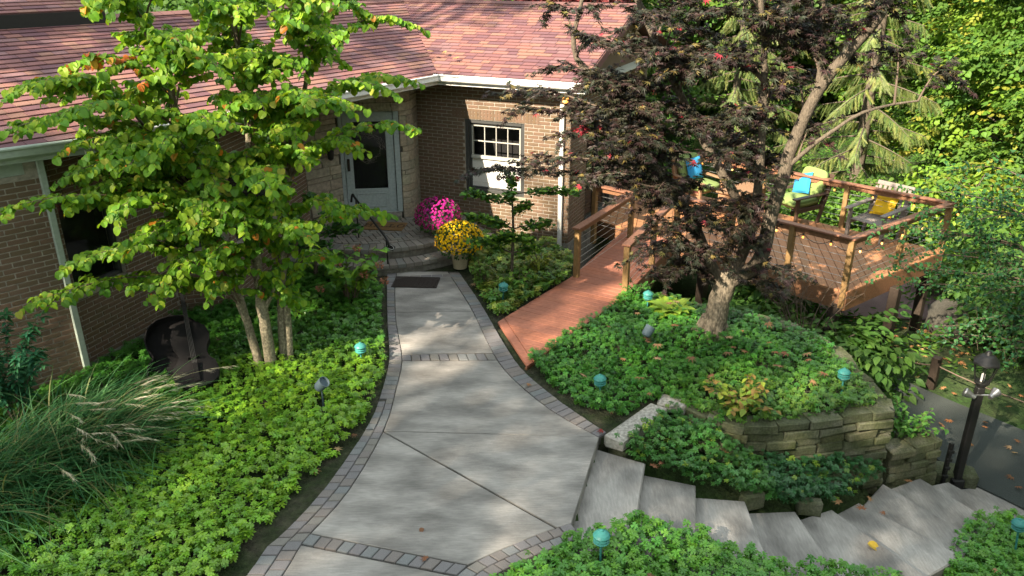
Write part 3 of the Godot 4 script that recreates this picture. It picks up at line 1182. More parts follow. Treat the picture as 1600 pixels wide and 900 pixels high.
	for i in line.size() - 1:
		if i == 1:
			var tt := frame_at(v3(line[1], 0), v3(line[2] - line[1], 0), Vector3.UP)
			bar(back, tt, 0, line[1].distance_to(line[2]), 2.49, 2.95, -0.25, -0.02, 0.0)
			continue
		var tt := frame_at(v3(line[i], 0), v3(line[i + 1] - line[i], 0), Vector3.UP)
		bar(back, tt, 0.0, line[i].distance_to(line[i + 1]), 0.0, 2.95, -0.25, -0.02, 0.0)
	var ent := part("stone_wall", back, M.joint, house)
	var lens := []
	var total := 0.0
	for i in line.size() - 1:
		lens.append(total)
		total += line[i].distance_to(line[i + 1])
	lens.append(total)
	var y := 0.30
	var row := 0
	while y < 2.94:
		var hh: float = minf([0.19, 0.11, 0.24, 0.14, 0.2, 0.09, 0.17][row % 7], 2.95 - y)
		row += 1
		var u := 0.0
		while u < total - 0.02:
			var wd := R.randf_range(0.22, 0.55)
			if total - u - wd < 0.15:
				wd = total - u
			var u0 := u
			var u1 := u + wd
			u = u1
			if y + hh < 2.52 + 0.02 and u1 > lens[1] and u0 < lens[2]:   # the doorway
				if u0 < lens[1] - 0.06:
					u1 = lens[1]
				elif u1 > lens[2] + 0.06:
					u0 = lens[2]
				else:
					continue
				if u0 < lens[1] and u1 > lens[1]:
					u1 = lens[1]
			elif y + hh >= 2.54 and y < 2.49:
				pass
			# split the stone at the bends of the wall so that it follows the curve
			var pts := [u0]
			for q in lens:
				if q > u0 + 0.01 and q < u1 - 0.01:
					pts.append(q)
			pts.append(u1)
			var split := R.randf() < 0.25 and hh > 0.16
			for half in (2 if split else 1):
				var ya := y + (hh * 0.5 * half if split else 0.0)
				var yb := ya + (hh * 0.5 if split else hh)
				var sb := MB.new()
				for q in pts.size() - 1:
					var pa := along(line, pts[q] / total)
					var pb := along(line, pts[q + 1] / total)
					if pa.distance_to(pb) < 0.02:
						continue
					var tt := frame_at(v3(pa, 0), v3(pb - pa, 0), Vector3.UP)
					var e0 := 0.004 if q == 0 else -0.004
					var e1 := 0.004 if q == pts.size() - 2 else -0.004
					var out := 0.012 + R.randf_range(-0.006, 0.012)
					bar(sb, tt, e0, pa.distance_to(pb) - e1, ya + 0.004, yb - 0.004, -0.10, out if pts.size() == 2 else 0.015, 0.008)
				if sb.v.size():
					part("stone", sb, M.ashlar[R.randi() % 6], ent)
		y += hh
	# --- front door
	var td := frame_at(v3(line[1], 0), v3(line[2] - line[1], 0), Vector3.UP)
	var dw := line[1].distance_to(line[2])
	var jam := MB.new()
	bar(jam, td, 0.0, 0.07, 0.44, 2.49, -0.16, -0.02)
	bar(jam, td, dw - 0.11, dw, 0.44, 2.49, -0.16, -0.02)
	bar(jam, td, 0.07, dw - 0.11, 2.41, 2.49, -0.16, -0.02)
	bar(jam, td, 0.07, dw - 0.11, 0.40, 0.46, -0.2, -0.01)
	var door := part("front_door", jam, M.door, house)
	var lf := MB.new()
	var d0 := 0.08
	var d1 := dw - 0.12
	bar(lf, td, d0, d0 + 0.15, 0.47, 2.40, -0.10, -0.055)
	bar(lf, td, d1 - 0.15, d1, 0.47, 2.40, -0.10, -0.055)
	bar(lf, td, d0 + 0.15, d1 - 0.15, 2.22, 2.40, -0.10, -0.055)
	bar(lf, td, d0 + 0.15, d1 - 0.15, 0.47, 0.92, -0.10, -0.055)
	frame_bars(lf, td, d0 + 0.18, d1 - 0.18, 0.55, 0.84, 0.025, -0.058, -0.042)
	part("door_leaf", lf, M.door, door)
	var gl := MB.new()
	bar(gl, td, d0 + 0.145, d1 - 0.145, 0.915, 2.225, -0.082, -0.076, 0.0)
	part("glass", gl, M.glass, door)
	var hd := MB.new()
	bar(hd, td, d0 + 0.04, d0 + 0.09, 1.28, 1.52, -0.056, -0.035, 0.006)
	hd.tube([td * Vector3(d0 + 0.065, 1.33, -0.04), td * Vector3(d0 + 0.065, 1.35, 0.015), td * Vector3(d0 + 0.065, 1.46, 0.015), td * Vector3(d0 + 0.065, 1.48, -0.04)], [0.011, 0.011, 0.011, 0.011], 6)
	hd.lathe([Vector2(0.0, 0.0), Vector2(0.024, 0.0), Vector2(0.024, 0.02), Vector2(0.0, 0.025)], 10, td * Transform3D(Basis(Vector3.RIGHT, PI / 2), Vector3(d0 + 0.065, 1.62, -0.056)))
	part("door_handle", hd, M.dark_wood, door)
	var inner := MB.new()
	bar(inner, td, d0, d1, 0.46, 2.42, -0.30, -0.22, 0.0)
	part("inner_door", inner, M.dark_room, door)
	# --- roof
	var E2 := Vector2(-1.37, -14.98)
	var E3 := B + Vector2(-w.y, w.x) * 0.45 + w * 0.35
	var bk := Vector2(w.y, -w.x)
	var k := 0.33
	var V := E2 + Vector2(-0.26, -0.966) * 4.25
	var ua := Vector2(0.588, -0.809)
	var bl := Vector2(-0.809, -0.588)
	roof_slope("roof", PackedVector2Array([E2, E3, E3 + bk * 3.3, V]), E2, w, k, 3.1, house)
	var E1 := Vector2(-5.02, -9.35)
	roof_slope("wing_roof", PackedVector2Array([Vector2(-8.2, -6.7), Vector2(-5.75, -8.72), E1, E2, V, V - ua * 12.0]), E2, ua, k, 3.1, house)
	# the higher roof behind the wing, with its own edge
	var Q := E2 - ua * 4.4 + bl * 3.05
	roof_slope("upper_roof", PackedVector2Array([Q - ua * 6.0, Q, Q + bl * 3.0, Q - ua * 6.0 + bl * 3.0]), Q, ua, k, 4.32, house)
	var edge := MB.new()
	edge.box(frame_at(v3(Q - ua * 3.0, 4.17), v3(ua, 0), Vector3.UP), Vector3(6.0, 0.28, 0.04))
	part("fascia", edge, M.iron, house)
	# gable end over the side wall
	var gb := MB.new()
	var ge := E3 - w * 0.35
	gb.tri(v3(ge, 2.9), v3(ge + bk * 3.3, 3.1 + k * 3.3 - 0.1), v3(ge + bk * 6.6, 2.9))
	part("gable_board", gb, M.brick[1], house)
	gb = MB.new()
	gb.box(frame_at(v3(E3 + bk * 1.65, 3.1 + k * 1.65 - 0.08), Vector3(bk.x, k, bk.y), Vector3.UP), Vector3(3.5, 0.14, 0.03))
	part("fascia", gb, M.ridge, house)
	# back slopes close the roof
	var rh := 3.1 + k * 3.3
	var bs := MB.new()
	var ra := E3 + bk * 3.3
	bs.quad(v3(V, rh), v3(ra, rh), v3(ra + bk * 3.5, 3.0), v3(V + bk * 3.5, 3.0))
	bs.quad(v3(V, rh), v3(V - ua * 12.0, rh), v3(V - ua * 12.0 + bl * 3.5, 3.0), v3(V + bl * 3.5, 3.0))
	part("back_slope", bs, M.ridge, house)
	for s in [[V, ra, bk], [V - ua * 12.0, V, bl]]:
		var n := int(s[0].distance_to(s[1]) / 0.22)
		for i in n:
			var c0: Vector2 = s[0].lerp(s[1], (i + 0.5) / n)
			var cb := MB.new()
			var tt := frame_at(v3(c0, rh + 0.012), v3(s[1] - s[0], 0), Vector3.UP)
			cb.box(tt * Transform3D(Basis(Vector3.RIGHT, 0.31), Vector3(0, 0, 0.075)), Vector3(0.235, 0.014, 0.16))
			cb.box(tt * Transform3D(Basis(Vector3.RIGHT, -0.31), Vector3(0, 0.001, -0.075)), Vector3(0.235, 0.014, 0.16))
			piece("ridge_cap", cb.mesh(), M.ridge, house, Transform3D.IDENTITY, 0.235, v3(c0, rh))
	gutter(E2, E3, 3.1, M.white, house)
	gutter(E1, E2, 3.1, M.white, house)
	gutter(Vector2(-8.2, -6.7), Vector2(-5.75, -8.72), 3.1, M.sage, house)
	gutter(Vector2(-5.75, -8.72), E1, 3.1, M.sage, house)
	var so := MB.new()
	so.prism(PackedVector2Array([Vector2(-8.2, -6.75), Vector2(-5.79, -8.74), E1 + bl * 0.05, E2 + Vector2(0, -0.05), E3 - Vector2(0.03, 0.05), E3 + bk * 6.0, Vector2(-6.0, -20.5), Vector2(-12.0, -13.0)]), 2.955, 2.975)
	part("soffit", so, M.soffit, house)
	# the rest of the outside walls, closing the house
	for s in [[Bs, Vector2(-5.5, -21.0)], [Vector2(-5.5, -21.0), Vector2(-11.5, -12.5)], [Vector2(-11.5, -12.5), K0]]:
		brick_wall("outer_wall", s[0], s[1], 0.0, 2.95, [], house, -1.7, false)
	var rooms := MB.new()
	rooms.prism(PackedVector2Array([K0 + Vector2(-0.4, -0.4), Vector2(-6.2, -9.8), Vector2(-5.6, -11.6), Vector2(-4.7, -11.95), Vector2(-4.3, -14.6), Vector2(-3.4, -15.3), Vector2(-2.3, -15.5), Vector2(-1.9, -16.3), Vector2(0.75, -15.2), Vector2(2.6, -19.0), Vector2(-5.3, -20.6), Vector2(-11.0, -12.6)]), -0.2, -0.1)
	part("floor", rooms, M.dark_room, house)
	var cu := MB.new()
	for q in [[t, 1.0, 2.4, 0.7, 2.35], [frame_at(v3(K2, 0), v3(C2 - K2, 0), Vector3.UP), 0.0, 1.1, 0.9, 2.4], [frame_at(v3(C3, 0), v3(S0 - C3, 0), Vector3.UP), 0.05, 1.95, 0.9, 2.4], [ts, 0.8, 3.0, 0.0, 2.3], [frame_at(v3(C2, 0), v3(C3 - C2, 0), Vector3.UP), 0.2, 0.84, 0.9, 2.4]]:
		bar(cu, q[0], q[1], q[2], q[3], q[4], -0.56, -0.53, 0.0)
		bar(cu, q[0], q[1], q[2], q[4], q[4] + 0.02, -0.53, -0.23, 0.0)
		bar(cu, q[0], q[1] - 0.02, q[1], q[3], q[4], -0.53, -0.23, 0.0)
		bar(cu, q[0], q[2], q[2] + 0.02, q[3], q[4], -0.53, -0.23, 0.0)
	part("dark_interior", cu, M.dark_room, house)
	settle("brick", 300)
	settle("shingle", 300)
	settle("ridge_cap", 60)
	# lamp under the eave at the corner
	var fl := thing("flood_light", "small round glowing floodlight under the white gutter at the house corner", "light", Vector3(0.96, 2.80, -14.22))
	var fb := MB.new()
	fb.lathe([Vector2(0.0, 0.155), Vector2(0.05, 0.155), Vector2(0.05, 0.03), Vector2(0.035, 0.0)], 12)
	part("holder", fb, M.white, fl)
	var bb := MB.new()
	bb.blob(Transform3D(Basis().scaled(Vector3(0.06, 0.065, 0.06)), Vector3(-0.02, -0.035, 0.04)), 8, 12)
	part("bulb", bb, M.bulb, fl)
	# sconce beside the door
	var sp := along(line, 0.24 * lens[1] / total * 2.6)
	var sc := thing("wall_lantern", "dark metal lantern fixed to the stone left of the front door", "lantern", Vector3(sp.x, 1.72, sp.y), -0.85 + PI / 2)
	var lb := MB.new()
	lb.box(Transform3D(Basis(), Vector3(0, 0.10, 0.0)), Vector3(0.10, 0.18, 0.05), 0.01)
	lb.tube([Vector3(0, 0.16, 0.02), Vector3(0, 0.22, 0.10), Vector3(0, 0.19, 0.15)], [0.012, 0.012, 0.012], 6)
	part("bracket", lb, M.iron, sc)
	lb = MB.new()
	lb.lathe([Vector2(0.0, 0.20), Vector2(0.03, 0.19), Vector2(0.10, 0.13), Vector2(0.10, 0.11), Vector2(0.08, 0.11), Vector2(0.055, -0.10), Vector2(0.03, -0.13), Vector2(0.0, -0.13)], 8, at(0, 0, 0.15))
	part("shade", lb, M.iron, sc)
	# wreath hung on the storm door
	var wc := td * Vector3((d0 + d1) / 2, 1.72, -0.055)
	var wr := thing("wreath", "thin twig wreath hanging on the glass of the front door", "wreath", wc)
	var wb := MB.new()
	for i in 42:
		var a := R.randf() * TAU
		var r := 0.24 + R.randf_range(-0.045, 0.045)
		var pts := []
		for q in 5:
			var aa := a + q * 0.16
			var rr := r + R.randf_range(-0.02, 0.03)
			pts.append(td.basis * Vector3(cos(aa) * rr, sin(aa) * rr, R.randf_range(0.005, 0.05)))
		wb.tube(pts, taper(0.005, 0.002, 5), 3, false)
	part("twigs", wb, M.grey_wood, wr)

# ------------------------------------------------------------------ dry stone walls
func stone_run(line: PackedVector2Array, top: Callable, foot: Callable, depth: float, parent: Node, cap := true) -> void:
	var total := length_of(line)
	var course := 0.115
	for c in 14:
		var u := 0.0 if c % 2 == 0 else -0.14
		while u < total - 0.04:
			var wd := R.randf_range(0.24, 0.52)
			var u0 := maxf(u, 0.0)
			var u1 := minf(u + wd, total)
			if total - u1 < 0.12:
				u1 = total
			u += wd
			if u1 - u0 < 0.06:
				continue
			var mid := along(line, (u0 + u1) * 0.5 / total)
			var y1: float = top.call(mid) - c * course
			if y1 < foot.call(mid) - 0.02:
				continue
			var a := along(line, u0 / total)
			var b := along(line, u1 / total)
			var t := frame_at(v3((a + b) * 0.5, y1 - course * 0.5), v3(b - a, 0), Vector3.UP)
			var dp := depth * R.randf_range(0.9, 1.15)
			var sb := MB.new()
			var hh := course * (1.0 if c else R.randf_range(0.95, 1.15))
			sb.rough(t * Transform3D(Basis(Vector3.UP, R.randf_range(-0.06, 0.06)) * Basis(Vector3.BACK, R.randf_range(-0.02, 0.02)), Vector3(0, R.randf_range(-0.004, 0.004), -dp * 0.5 + R.randf_range(-0.03, 0.035))), Vector3(a.distance_to(b) - R.randf_range(0.008, 0.025), hh * R.randf_range(0.86, 0.97), dp), R, 0.012, 0.009)
			part("stone", sb, M.wallstone[R.randi() % 6], parent)

func build_walls() -> void:
	var rw := thing("retaining_wall", "curved dry-stone retaining wall holding up the maple bed above the steps", "stone wall")
	var line := smooth_line(poly([2.02, -8.42, 2.29, -8.13, 2.55, -7.93, 2.95, -7.90, 3.5, -7.99, 3.98, -8.11, 4.63, -8.28]), 3)
	var tp := func(p: Vector2) -> float: return 0.03
	var ft := func(p: Vector2) -> float: return ground_h(p.x, p.y + 0.1) - 0.05
	stone_run(line, tp, ft, 0.26, rw)
	var line2 := smooth_line(poly([4.64, -8.30, 4.70, -8.6, 4.68, -9.0, 4.60, -9.3, 4.66, -9.65, 4.52, -10.18, 4.24, -10.72, 3.77, -11.08, 3.42, -11.26, 2.9, -11.5]), 3)
	var ft2 := func(p: Vector2) -> float: return -1.55
	stone_run(line2, tp, ft2, 0.28, rw)
	# the little wall at the foot of the flight
	var lw := thing("low_stone_wall", "short mossy stone wall beside the lowest steps near the lamp post", "stone wall")
	stone_run(poly([4.80, -8.46, 5.15, -8.56, 5.58, -8.72]), func(p: Vector2) -> float: return -0.70, func(p: Vector2) -> float: return -1.35, 0.36, lw)
	stone_run(poly([5.58, -8.74, 5.44, -9.1]), func(p: Vector2) -> float: return -0.70, func(p: Vector2) -> float: return -1.5, 0.2, lw)
	# pale cap stones at the top of the flight
	var cw := thing("cap_wall", "low wall with long pale cap stone at the top of the steps", "stone wall")
	var cp := MB.new()
	cp.rough(frame_at(Vector3(1.47, -0.03, -8.0), Vector3(0.62, 0, -0.72), Vector3.UP), Vector3(0.98, 0.15, 0.25), R, 0.014, 0.02)
	part("cap_stone", cp, M.capstone, cw)
	cp = MB.new()
	cp.rough(frame_at(Vector3(1.98, -0.02, -8.50), Vector3(0.9, 0, 0.25), Vector3.UP), Vector3(0.34, 0.12, 0.24), R, 0.014, 0.02)
	part("cap_stone", cp, M.capstone, cw)
	for q in [[1.30, -7.80], [1.52, -8.05], [1.74, -8.30]]:
		cp = MB.new()
		cp.rough(frame_at(Vector3(q[0], -0.21, q[1]), Vector3(0.62, 0, -0.72), Vector3.UP), Vector3(0.33, 0.2, 0.24), R, 0.014, 0.02)
		part("stone", cp, M.wallstone[R.randi() % 6], cw)
	for q in [[2.66, -7.25, -0.50, "small squared grey stone edging the third step", 0.3], [3.36, -7.34, -0.66, "squared grey stone edging the fifth step below the ivy", -0.2]]:
		cp = MB.new()
		cp.rough(Transform3D(Basis(Vector3.UP, q[4]), Vector3.ZERO), Vector3(0.27, 0.2, 0.13), R, 0.012, 0.02)
		var e := part("edging_stone", cp, M.wallstone[2])
		e.position = Vector3(q[0], q[2], q[1])
		tag(e, q[3], "stone")
	cp = MB.new()
	cp.rough(Transform3D(Basis(Vector3.UP, -0.25), Vector3.ZERO), Vector3(0.55, 0.2, 0.32), R, 0.02, 0.03)
	var e2 := part("stone_block", cp, M.wallstone[1])
	e2.position = Vector3(6.0, -1.42, -9.0)
	tag(e2, "flat stone block at the foot of the black lamp post", "stone")

# ------------------------------------------------------------------ deck
func boards(pg: PackedVector2Array, dir: Vector2, width: float, y: float, thick: float, mats: Array, parent: Node, called := "board") -> void:
	dir = dir.normalized()
	var nrm := Vector2(-dir.y, dir.x)
	var lo := INF
	var hi := -INF
	for p in pg:
		lo = minf(lo, p.dot(nrm))
		hi = maxf(hi, p.dot(nrm))
	var s := lo
	while s < hi:
		var o := nrm * s
		var strip := PackedVector2Array([o - dir * 60, o + dir * 60, o + dir * 60 + nrm * (width - 0.008), o - dir * 60 + nrm * (width - 0.008)])
		for q in Geometry2D.intersect_polygons(strip, pg):
			var b := MB.new()
			b.prism(q, y - thick, y + R.randf_range(-0.0015, 0.0015), 0.004)
			part(called, b, mats[R.randi() % mats.size()], parent)
		s += width

func rail_run(a: Vector2, b: Vector2, posts: Array, parent: Node, y := 0.0) -> void:
	var t := frame_at(v3(a, y), v3(b - a, 0), Vector3.UP)
	var len := a.distance_to(b)
	var tb := MB.new()
	bar(tb, t, -0.06, len + 0.06, 0.895, 0.93, -0.07, 0.07, 0.006)
	part("top_rail", tb, M.rail_top, parent)
	tb = MB.new()
	bar(tb, t, 0.0, len, 0.80, 0.893, -0.022, 0.016, 0.004)
	part("under_rail", tb, M.rail, parent)
	for u in posts:
		var pb := MB.new()
		bar(pb, t, u - 0.047, u + 0.047, -0.30, 0.892, -0.045, 0.049, 0.006)
		part("post", pb, M.post, parent)
	for i in 6:
		var c := MB.new()
		var hh := 0.12 + i * 0.118
		c.tube([t * Vector3(0, hh, 0), t * Vector3(len, hh, 0)], [0.0035, 0.0035], 4, false)
		part("cable", c, M.cable, parent)

func rim(a: Vector2, b: Vector2, y0: float, y1: float, parent: Node) -> void:
	var t := frame_at(v3(a, 0), v3(b - a, 0), Vector3.UP)
	var rb := MB.new()
	bar(rb, t, 0.0, a.distance_to(b), y0, y1, -0.04, 0.0, 0.005)
	part("rim_board", rb, M.rail, parent)

func cushion(parent: Node, called: String, m: Material, t: Transform3D, s: Vector3) -> void:
	var b := MB.new()
	b.blob(t * Transform3D(Basis().scaled(s * 0.5), Vector3.ZERO), 10, 20, 0.38)
	part(called, b, m, parent)

func pillow(label: String, m: Material, o: Vector3, basis: Basis, size := 0.46) -> void:
	var b := MB.new()
	# a square cushion, thin at the seams and pulled out at its corners
	var k := 10
	for sg in [-1.0, 1.0]:
		var g2 := []
		for i in k + 1:
			var r := []
			for j in k + 1:
				var u := 2.0 * i / k - 1.0
				var w := 2.0 * j / k - 1.0
				var pinch := 1.0 - 0.10 * (1.0 - u * u) * w * w - 0.10 * (1.0 - w * w) * u * u
				var th := 0.16 * pow((1.0 - u * u) * (1.0 - w * w), 0.42)
				r.append(Vector3(u * size * 0.5 * pinch, w * size * 0.5 * pinch, sg * th * 0.5))
			g2.append(r)
		for i in k:
			for j in k:
				b.quad(g2[i][j], g2[i + 1][j], g2[i + 1][j + 1], g2[i][j + 1], (g2[i + 1][j] - g2[i][j + 1]).cross(g2[i + 1][j + 1] - g2[i][j]).normalized() * sg)
	var p := part("pillow", b, m)
	p.transform = Transform3D(basis, o)
	tag(p, label, "pillow")

func lounge_chair(label: String, o: Vector3, turn: float, wood: Material, cushions: bool) -> Node3D:
	var ch := thing("deck_chair", label, "chair", o, turn, "chairs on the deck")
	for sx in [-1.0, 1.0]:
		var l := MB.new()
		l.box(Transform3D(Basis(), Vector3(sx * 0.36, 0.29, 0.34)), Vector3(0.06, 0.58, 0.075), 0.006)
		part("leg", l, wood, ch)
		l = MB.new()
		l.box(Transform3D(Basis(Vector3.RIGHT, -0.28), Vector3(sx * 0.36, 0.42, -0.36)), Vector3(0.055, 0.95, 0.07), 0.006)
		part("leg", l, wood, ch)
		l = MB.new()
		l.box(Transform3D(Basis(Vector3.RIGHT, 0.06), Vector3(sx * 0.37, 0.60, 0.03)), Vector3(0.115, 0.032, 0.88), 0.01)
		part("armrest", l, wood, ch)
		l = MB.new()
		l.box(Transform3D(Basis(Vector3.RIGHT, 0.08), Vector3(sx * 0.335, 0.32, 0.0)), Vector3(0.03, 0.09, 0.74), 0.005)
		part("side_rail", l, wood, ch)
	for i in 7:
		var s := MB.new()
		s.box(Transform3D(Basis(Vector3.RIGHT, 0.08), Vector3(0, 0.355 + (i - 3) * -0.0, 0.32 - i * 0.1)), Vector3(0.66, 0.022, 0.078), 0.005)
		part("seat_slat", s, wood, ch)
	for i in 7:
		var s := MB.new()
		s.box(Transform3D(Basis(Vector3.RIGHT, -0.32), Vector3((i - 3) * 0.1, 0.66, -0.42)), Vector3(0.06, 0.64, 0.02), 0.005)
		part("back_slat", s, wood, ch)
	var tr := MB.new()
	tr.box(Transform3D(Basis(Vector3.RIGHT, -0.32), Vector3(0, 0.95, -0.515)), Vector3(0.76, 0.085, 0.035), 0.008)
	part("back_rail", tr, wood, ch)
	if cushions:
		cushion(ch, "seat_cushion", M.lime, Transform3D(Basis(Vector3.RIGHT, 0.06), Vector3(0, 0.44, 0.03)), Vector3(0.66, 0.17, 0.70))
		cushion(ch, "back_cushion", M.lime, Transform3D(Basis(Vector3.RIGHT, -0.30), Vector3(0, 0.76, -0.33)), Vector3(0.64, 0.62, 0.18))
	return ch

func build_deck() -> void:
	var deck := thing("deck", "raised orange-brown wooden deck with cable railings beside the house", "deck")
	var A := Vector2(5.5, -12.0)
	var B := Vector2(8.1, -14.0)
	var C := Vector2(3.74, -18.45)
	var H1 := Vector2(2.95, -18.6)
	var H2 := Vector2(1.75, -15.95)
	var F1 := Vector2(2.3, -15.35)
	var F2 := Vector2(3.15, -14.5)
	boards(PackedVector2Array([A, B, C, H1, H2, F1, F2]), Vector2(0.2, -0.98), 0.145, 0.0, 0.03, M.deck_board, deck)
	for s in [[F2, A], [A, B], [B, C], [H2, F1]]:
		var a: Vector2 = s[1] if s[0] == F2 else s[0]
		rim(s[0], s[1], -0.34, -0.034, deck)
	var jo := MB.new()
	jo.prism(shrink(PackedVector2Array([A, B, C, H1, H2, F1, F2]), 0.25), -0.24, -0.20)
	part("joists", jo, M.dark_wood, deck)
	var inn := Vector2(-0.03, -0.06)
	var fl := F2.distance_to(A)
	rail_run(F2 + inn, A + inn, [0.05, fl * 0.36, fl * 0.7, fl], deck)
	var rl := A.distance_to(B)
	rail_run(A + inn, B + inn, [rl * 0.5, rl - 0.02], deck)
	var bl := B.distance_to(C)
	rail_run(B + inn, C + inn, [bl * 0.31, bl * 0.6, bl * 0.95], deck)
	for s in [[6.72, -12.82, -1.65], [5.42, -12.2, -1.6], [3.6, -13.9, -1.6], [7.9, -14.1, -1.8], [4.3, -17.6, -1.9]]:
		var p := MB.new()
		bar(p, at(s[0], 0, s[1], 0.7), -0.08, 0.08, s[2], -0.245, -0.08, 0.08, 0.008)
		part("support_post", p, M.dark_wood, deck)
	var br := MB.new()
	br.tube([Vector3(5.0, -1.35, -11.9), Vector3(5.46, -0.30, -12.1)], [0.07, 0.07], 4)
	part("brace", br, M.dark_wood, deck)
	# the ramp from the walk
	var rp := thing("ramp", "red-brown boarded ramp leading from the front walk to the deck", "ramp")
	var W0 := Vector2(-0.215, -10.79)
	var W1 := Vector2(0.20, -9.39)
	var L1 := Vector2(1.02, -12.62)
	var R1 := Vector2(1.83, -11.79)
	var n0 := (R1 - W1).normalized()
	# picture-frame board at the walk, then cross boards
	boards(PackedVector2Array([W0 + Vector2(0.1, -0.15), L1, F1 + Vector2(0.02, 0.06), F2 + Vector2(0.0, 0.06), R1, W1 + Vector2(0.09, -0.12)]), Vector2(0.86, 0.5), 0.14, 0.035, 0.03, M.ramp_board, rp)
	var fb := MB.new()
	fb.prism(PackedVector2Array([W0, W0 + Vector2(0.095, -0.145), W1 + Vector2(0.085, -0.115), W1]), 0.0, 0.033, 0.004)
	part("end_board", fb, M.ramp_board[1], rp)
	rim(W1, R1, -0.22, 0.0, rp)
	rim(R1, F2, -0.26, 0.0, rp)
	rim(L1, W0, -0.2, 0.0, rp)
	rim(F1, L1, -0.26, 0.0, rp)
	for s in [[1.5, -12.3], [2.4, -13.9]]:
		var p := MB.new()
		bar(p, at(s[0], 0, s[1], 0.6), -0.06, 0.06, -1.6, 0.0, -0.06, 0.06, 0.006)
		part("support_post", p, M.dark_wood, rp)
	var le := (F1 - L1).normalized()
	rail_run(L1 + Vector2(0.07, 0.02), L1 + Vector2(0.07, 0.02) + Vector2(0.50, -0.86) * 2.45, [0.02, 2.40], rp)
	rail_run(R1 + Vector2(-0.02, 0.02), F2 + Vector2(-0.06, 0.1), [0.02, 1.5], rp)
	rail_run(Vector2(1.62, -15.35), Vector2(2.24, -14.78), [0.05], rp)
	# furniture
	var a1 := 4.95
	lounge_chair("dark wooden armchair with lime cushions nearest the deck's front rail", Vector3(5.95, 0, -15.95), -1.15, M.chair_wood, true)
	lounge_chair("wooden armchair with lime cushions farther back behind the maple", Vector3(4.15, 0, -17.15), 0.65, M.tan_wood, true)
	var rc := lounge_chair("weathered grey slatted armchair in the far corner of the deck", Vector3(7.12, 0, -14.85), -0.95, M.grey_wood, false)
	var t1 := Transform3D(Basis(Vector3.UP, -1.15), Vector3(5.95, 0, -15.95))
	pillow("bright blue patterned pillow on the armchair nearest the front rail", M.blue, t1 * Vector3(-0.12, 0.74, -0.17), t1.basis * Basis(Vector3.RIGHT, -0.35) * Basis(Vector3.BACK, 0.25))
	var t2 := Transform3D(Basis(Vector3.UP, 0.65), Vector3(4.15, 0, -17.15))
	pillow("pale blue pillow on the armchair behind the maple branches", M.blue, t2 * Vector3(0.0, 0.77, -0.17), t2.basis * Basis(Vector3.RIGHT, -0.35), 0.5)
	var t3 := Transform3D(Basis(Vector3.UP, -0.95), Vector3(7.12, 0, -14.85))
	pillow("yellow pillow on the weathered slatted armchair", M.yellow, t3 * Vector3(0.0, 0.60, -0.22), t3.basis * Basis(Vector3.RIGHT, -0.5))
	var bx := thing("storage_bench", "tan wooden storage bench between the two cushioned armchairs", "bench", Vector3(4.95, 0, -16.55), 0.75)
	for i in 6:
		var b := MB.new()
		b.box(Transform3D(Basis(), Vector3(-0.45 + i * 0.18, 0.24, 0.24)), Vector3(0.17, 0.44, 0.025), 0.004)
		part("front_board", b, M.tan_wood, bx)
	var bb := MB.new()
	bb.box(Transform3D(Basis(), Vector3(0, 0.25, -0.02)), Vector3(1.04, 0.44, 0.48), 0.004)
	part("body", bb, M.tan_wood, bx)
	bb = MB.new()
	bb.box(Transform3D(Basis(), Vector3(0, 0.49, 0.0)), Vector3(1.16, 0.035, 0.58), 0.008)
	part("lid", bb, M.tan_wood, bx)
	# string of round bulbs looped along the railings
	var sl := thing("string_lights", "string of small glowing bulbs looped along the deck railing", "string lights", Vector3.ZERO)
	var cb := MB.new()
	for run in [[F2, A, 7], [A, B, 5], [B, C, 8]]:
		var n: int = run[2]
		for i in n:
			var p: Vector3 = v3(run[0].lerp(run[1], float(i) / n) + Vector2(0.06, 0.07), 0.80)
			var q: Vector3 = v3(run[0].lerp(run[1], float(i + 1) / n) + Vector2(0.06, 0.07), 0.80)
			cb.tube(bezier(p, (p + q) * 0.5 - Vector3(0, 0.22, 0), q, 5), taper(0.005, 0.005, 6), 4, false)
			var o := p - Vector3(0, 0.055, 0)
			var s := MB.new()
			s.lathe([Vector2(0.0, 0.06), Vector2(0.016, 0.06), Vector2(0.018, 0.02), Vector2(0.0, 0.02)], 8, Transform3D(Basis(), o))
			part("socket", s, M.iron, sl)
			s = MB.new()
			s.blob(Transform3D(Basis().scaled(Vector3(0.019, 0.024, 0.019)), o - Vector3(0, 0.008, 0)), 6, 8)
			part("bulb", s, M.bulb, sl)
	part("cord", cb, M.iron, sl)

# ------------------------------------------------------------------ leaves and trees
var OVAL := [Vector2(0, 0), Vector2(0.30, 0.12), Vector2(0.47, 0.36), Vector2(0.46, 0.62), Vector2(0.28, 0.88), Vector2(0, 1)]
var LANCE := [Vector2(0, 0), Vector2(0.28, 0.25), Vector2(0.30, 0.5), Vector2(0, 1)]
var OVATE := [Vector2(0, 0), Vector2(0.34, 0.18), Vector2(0.40, 0.42), Vector2(0.24, 0.74), Vector2(0, 1)]

func leaf_mesh(half: Array, fold := 0.2, droop := 0.15) -> Mesh:
	var b := MB.new()
	b.leaf(half, 1.0, 1.0, fold, droop)
	return b.mesh()

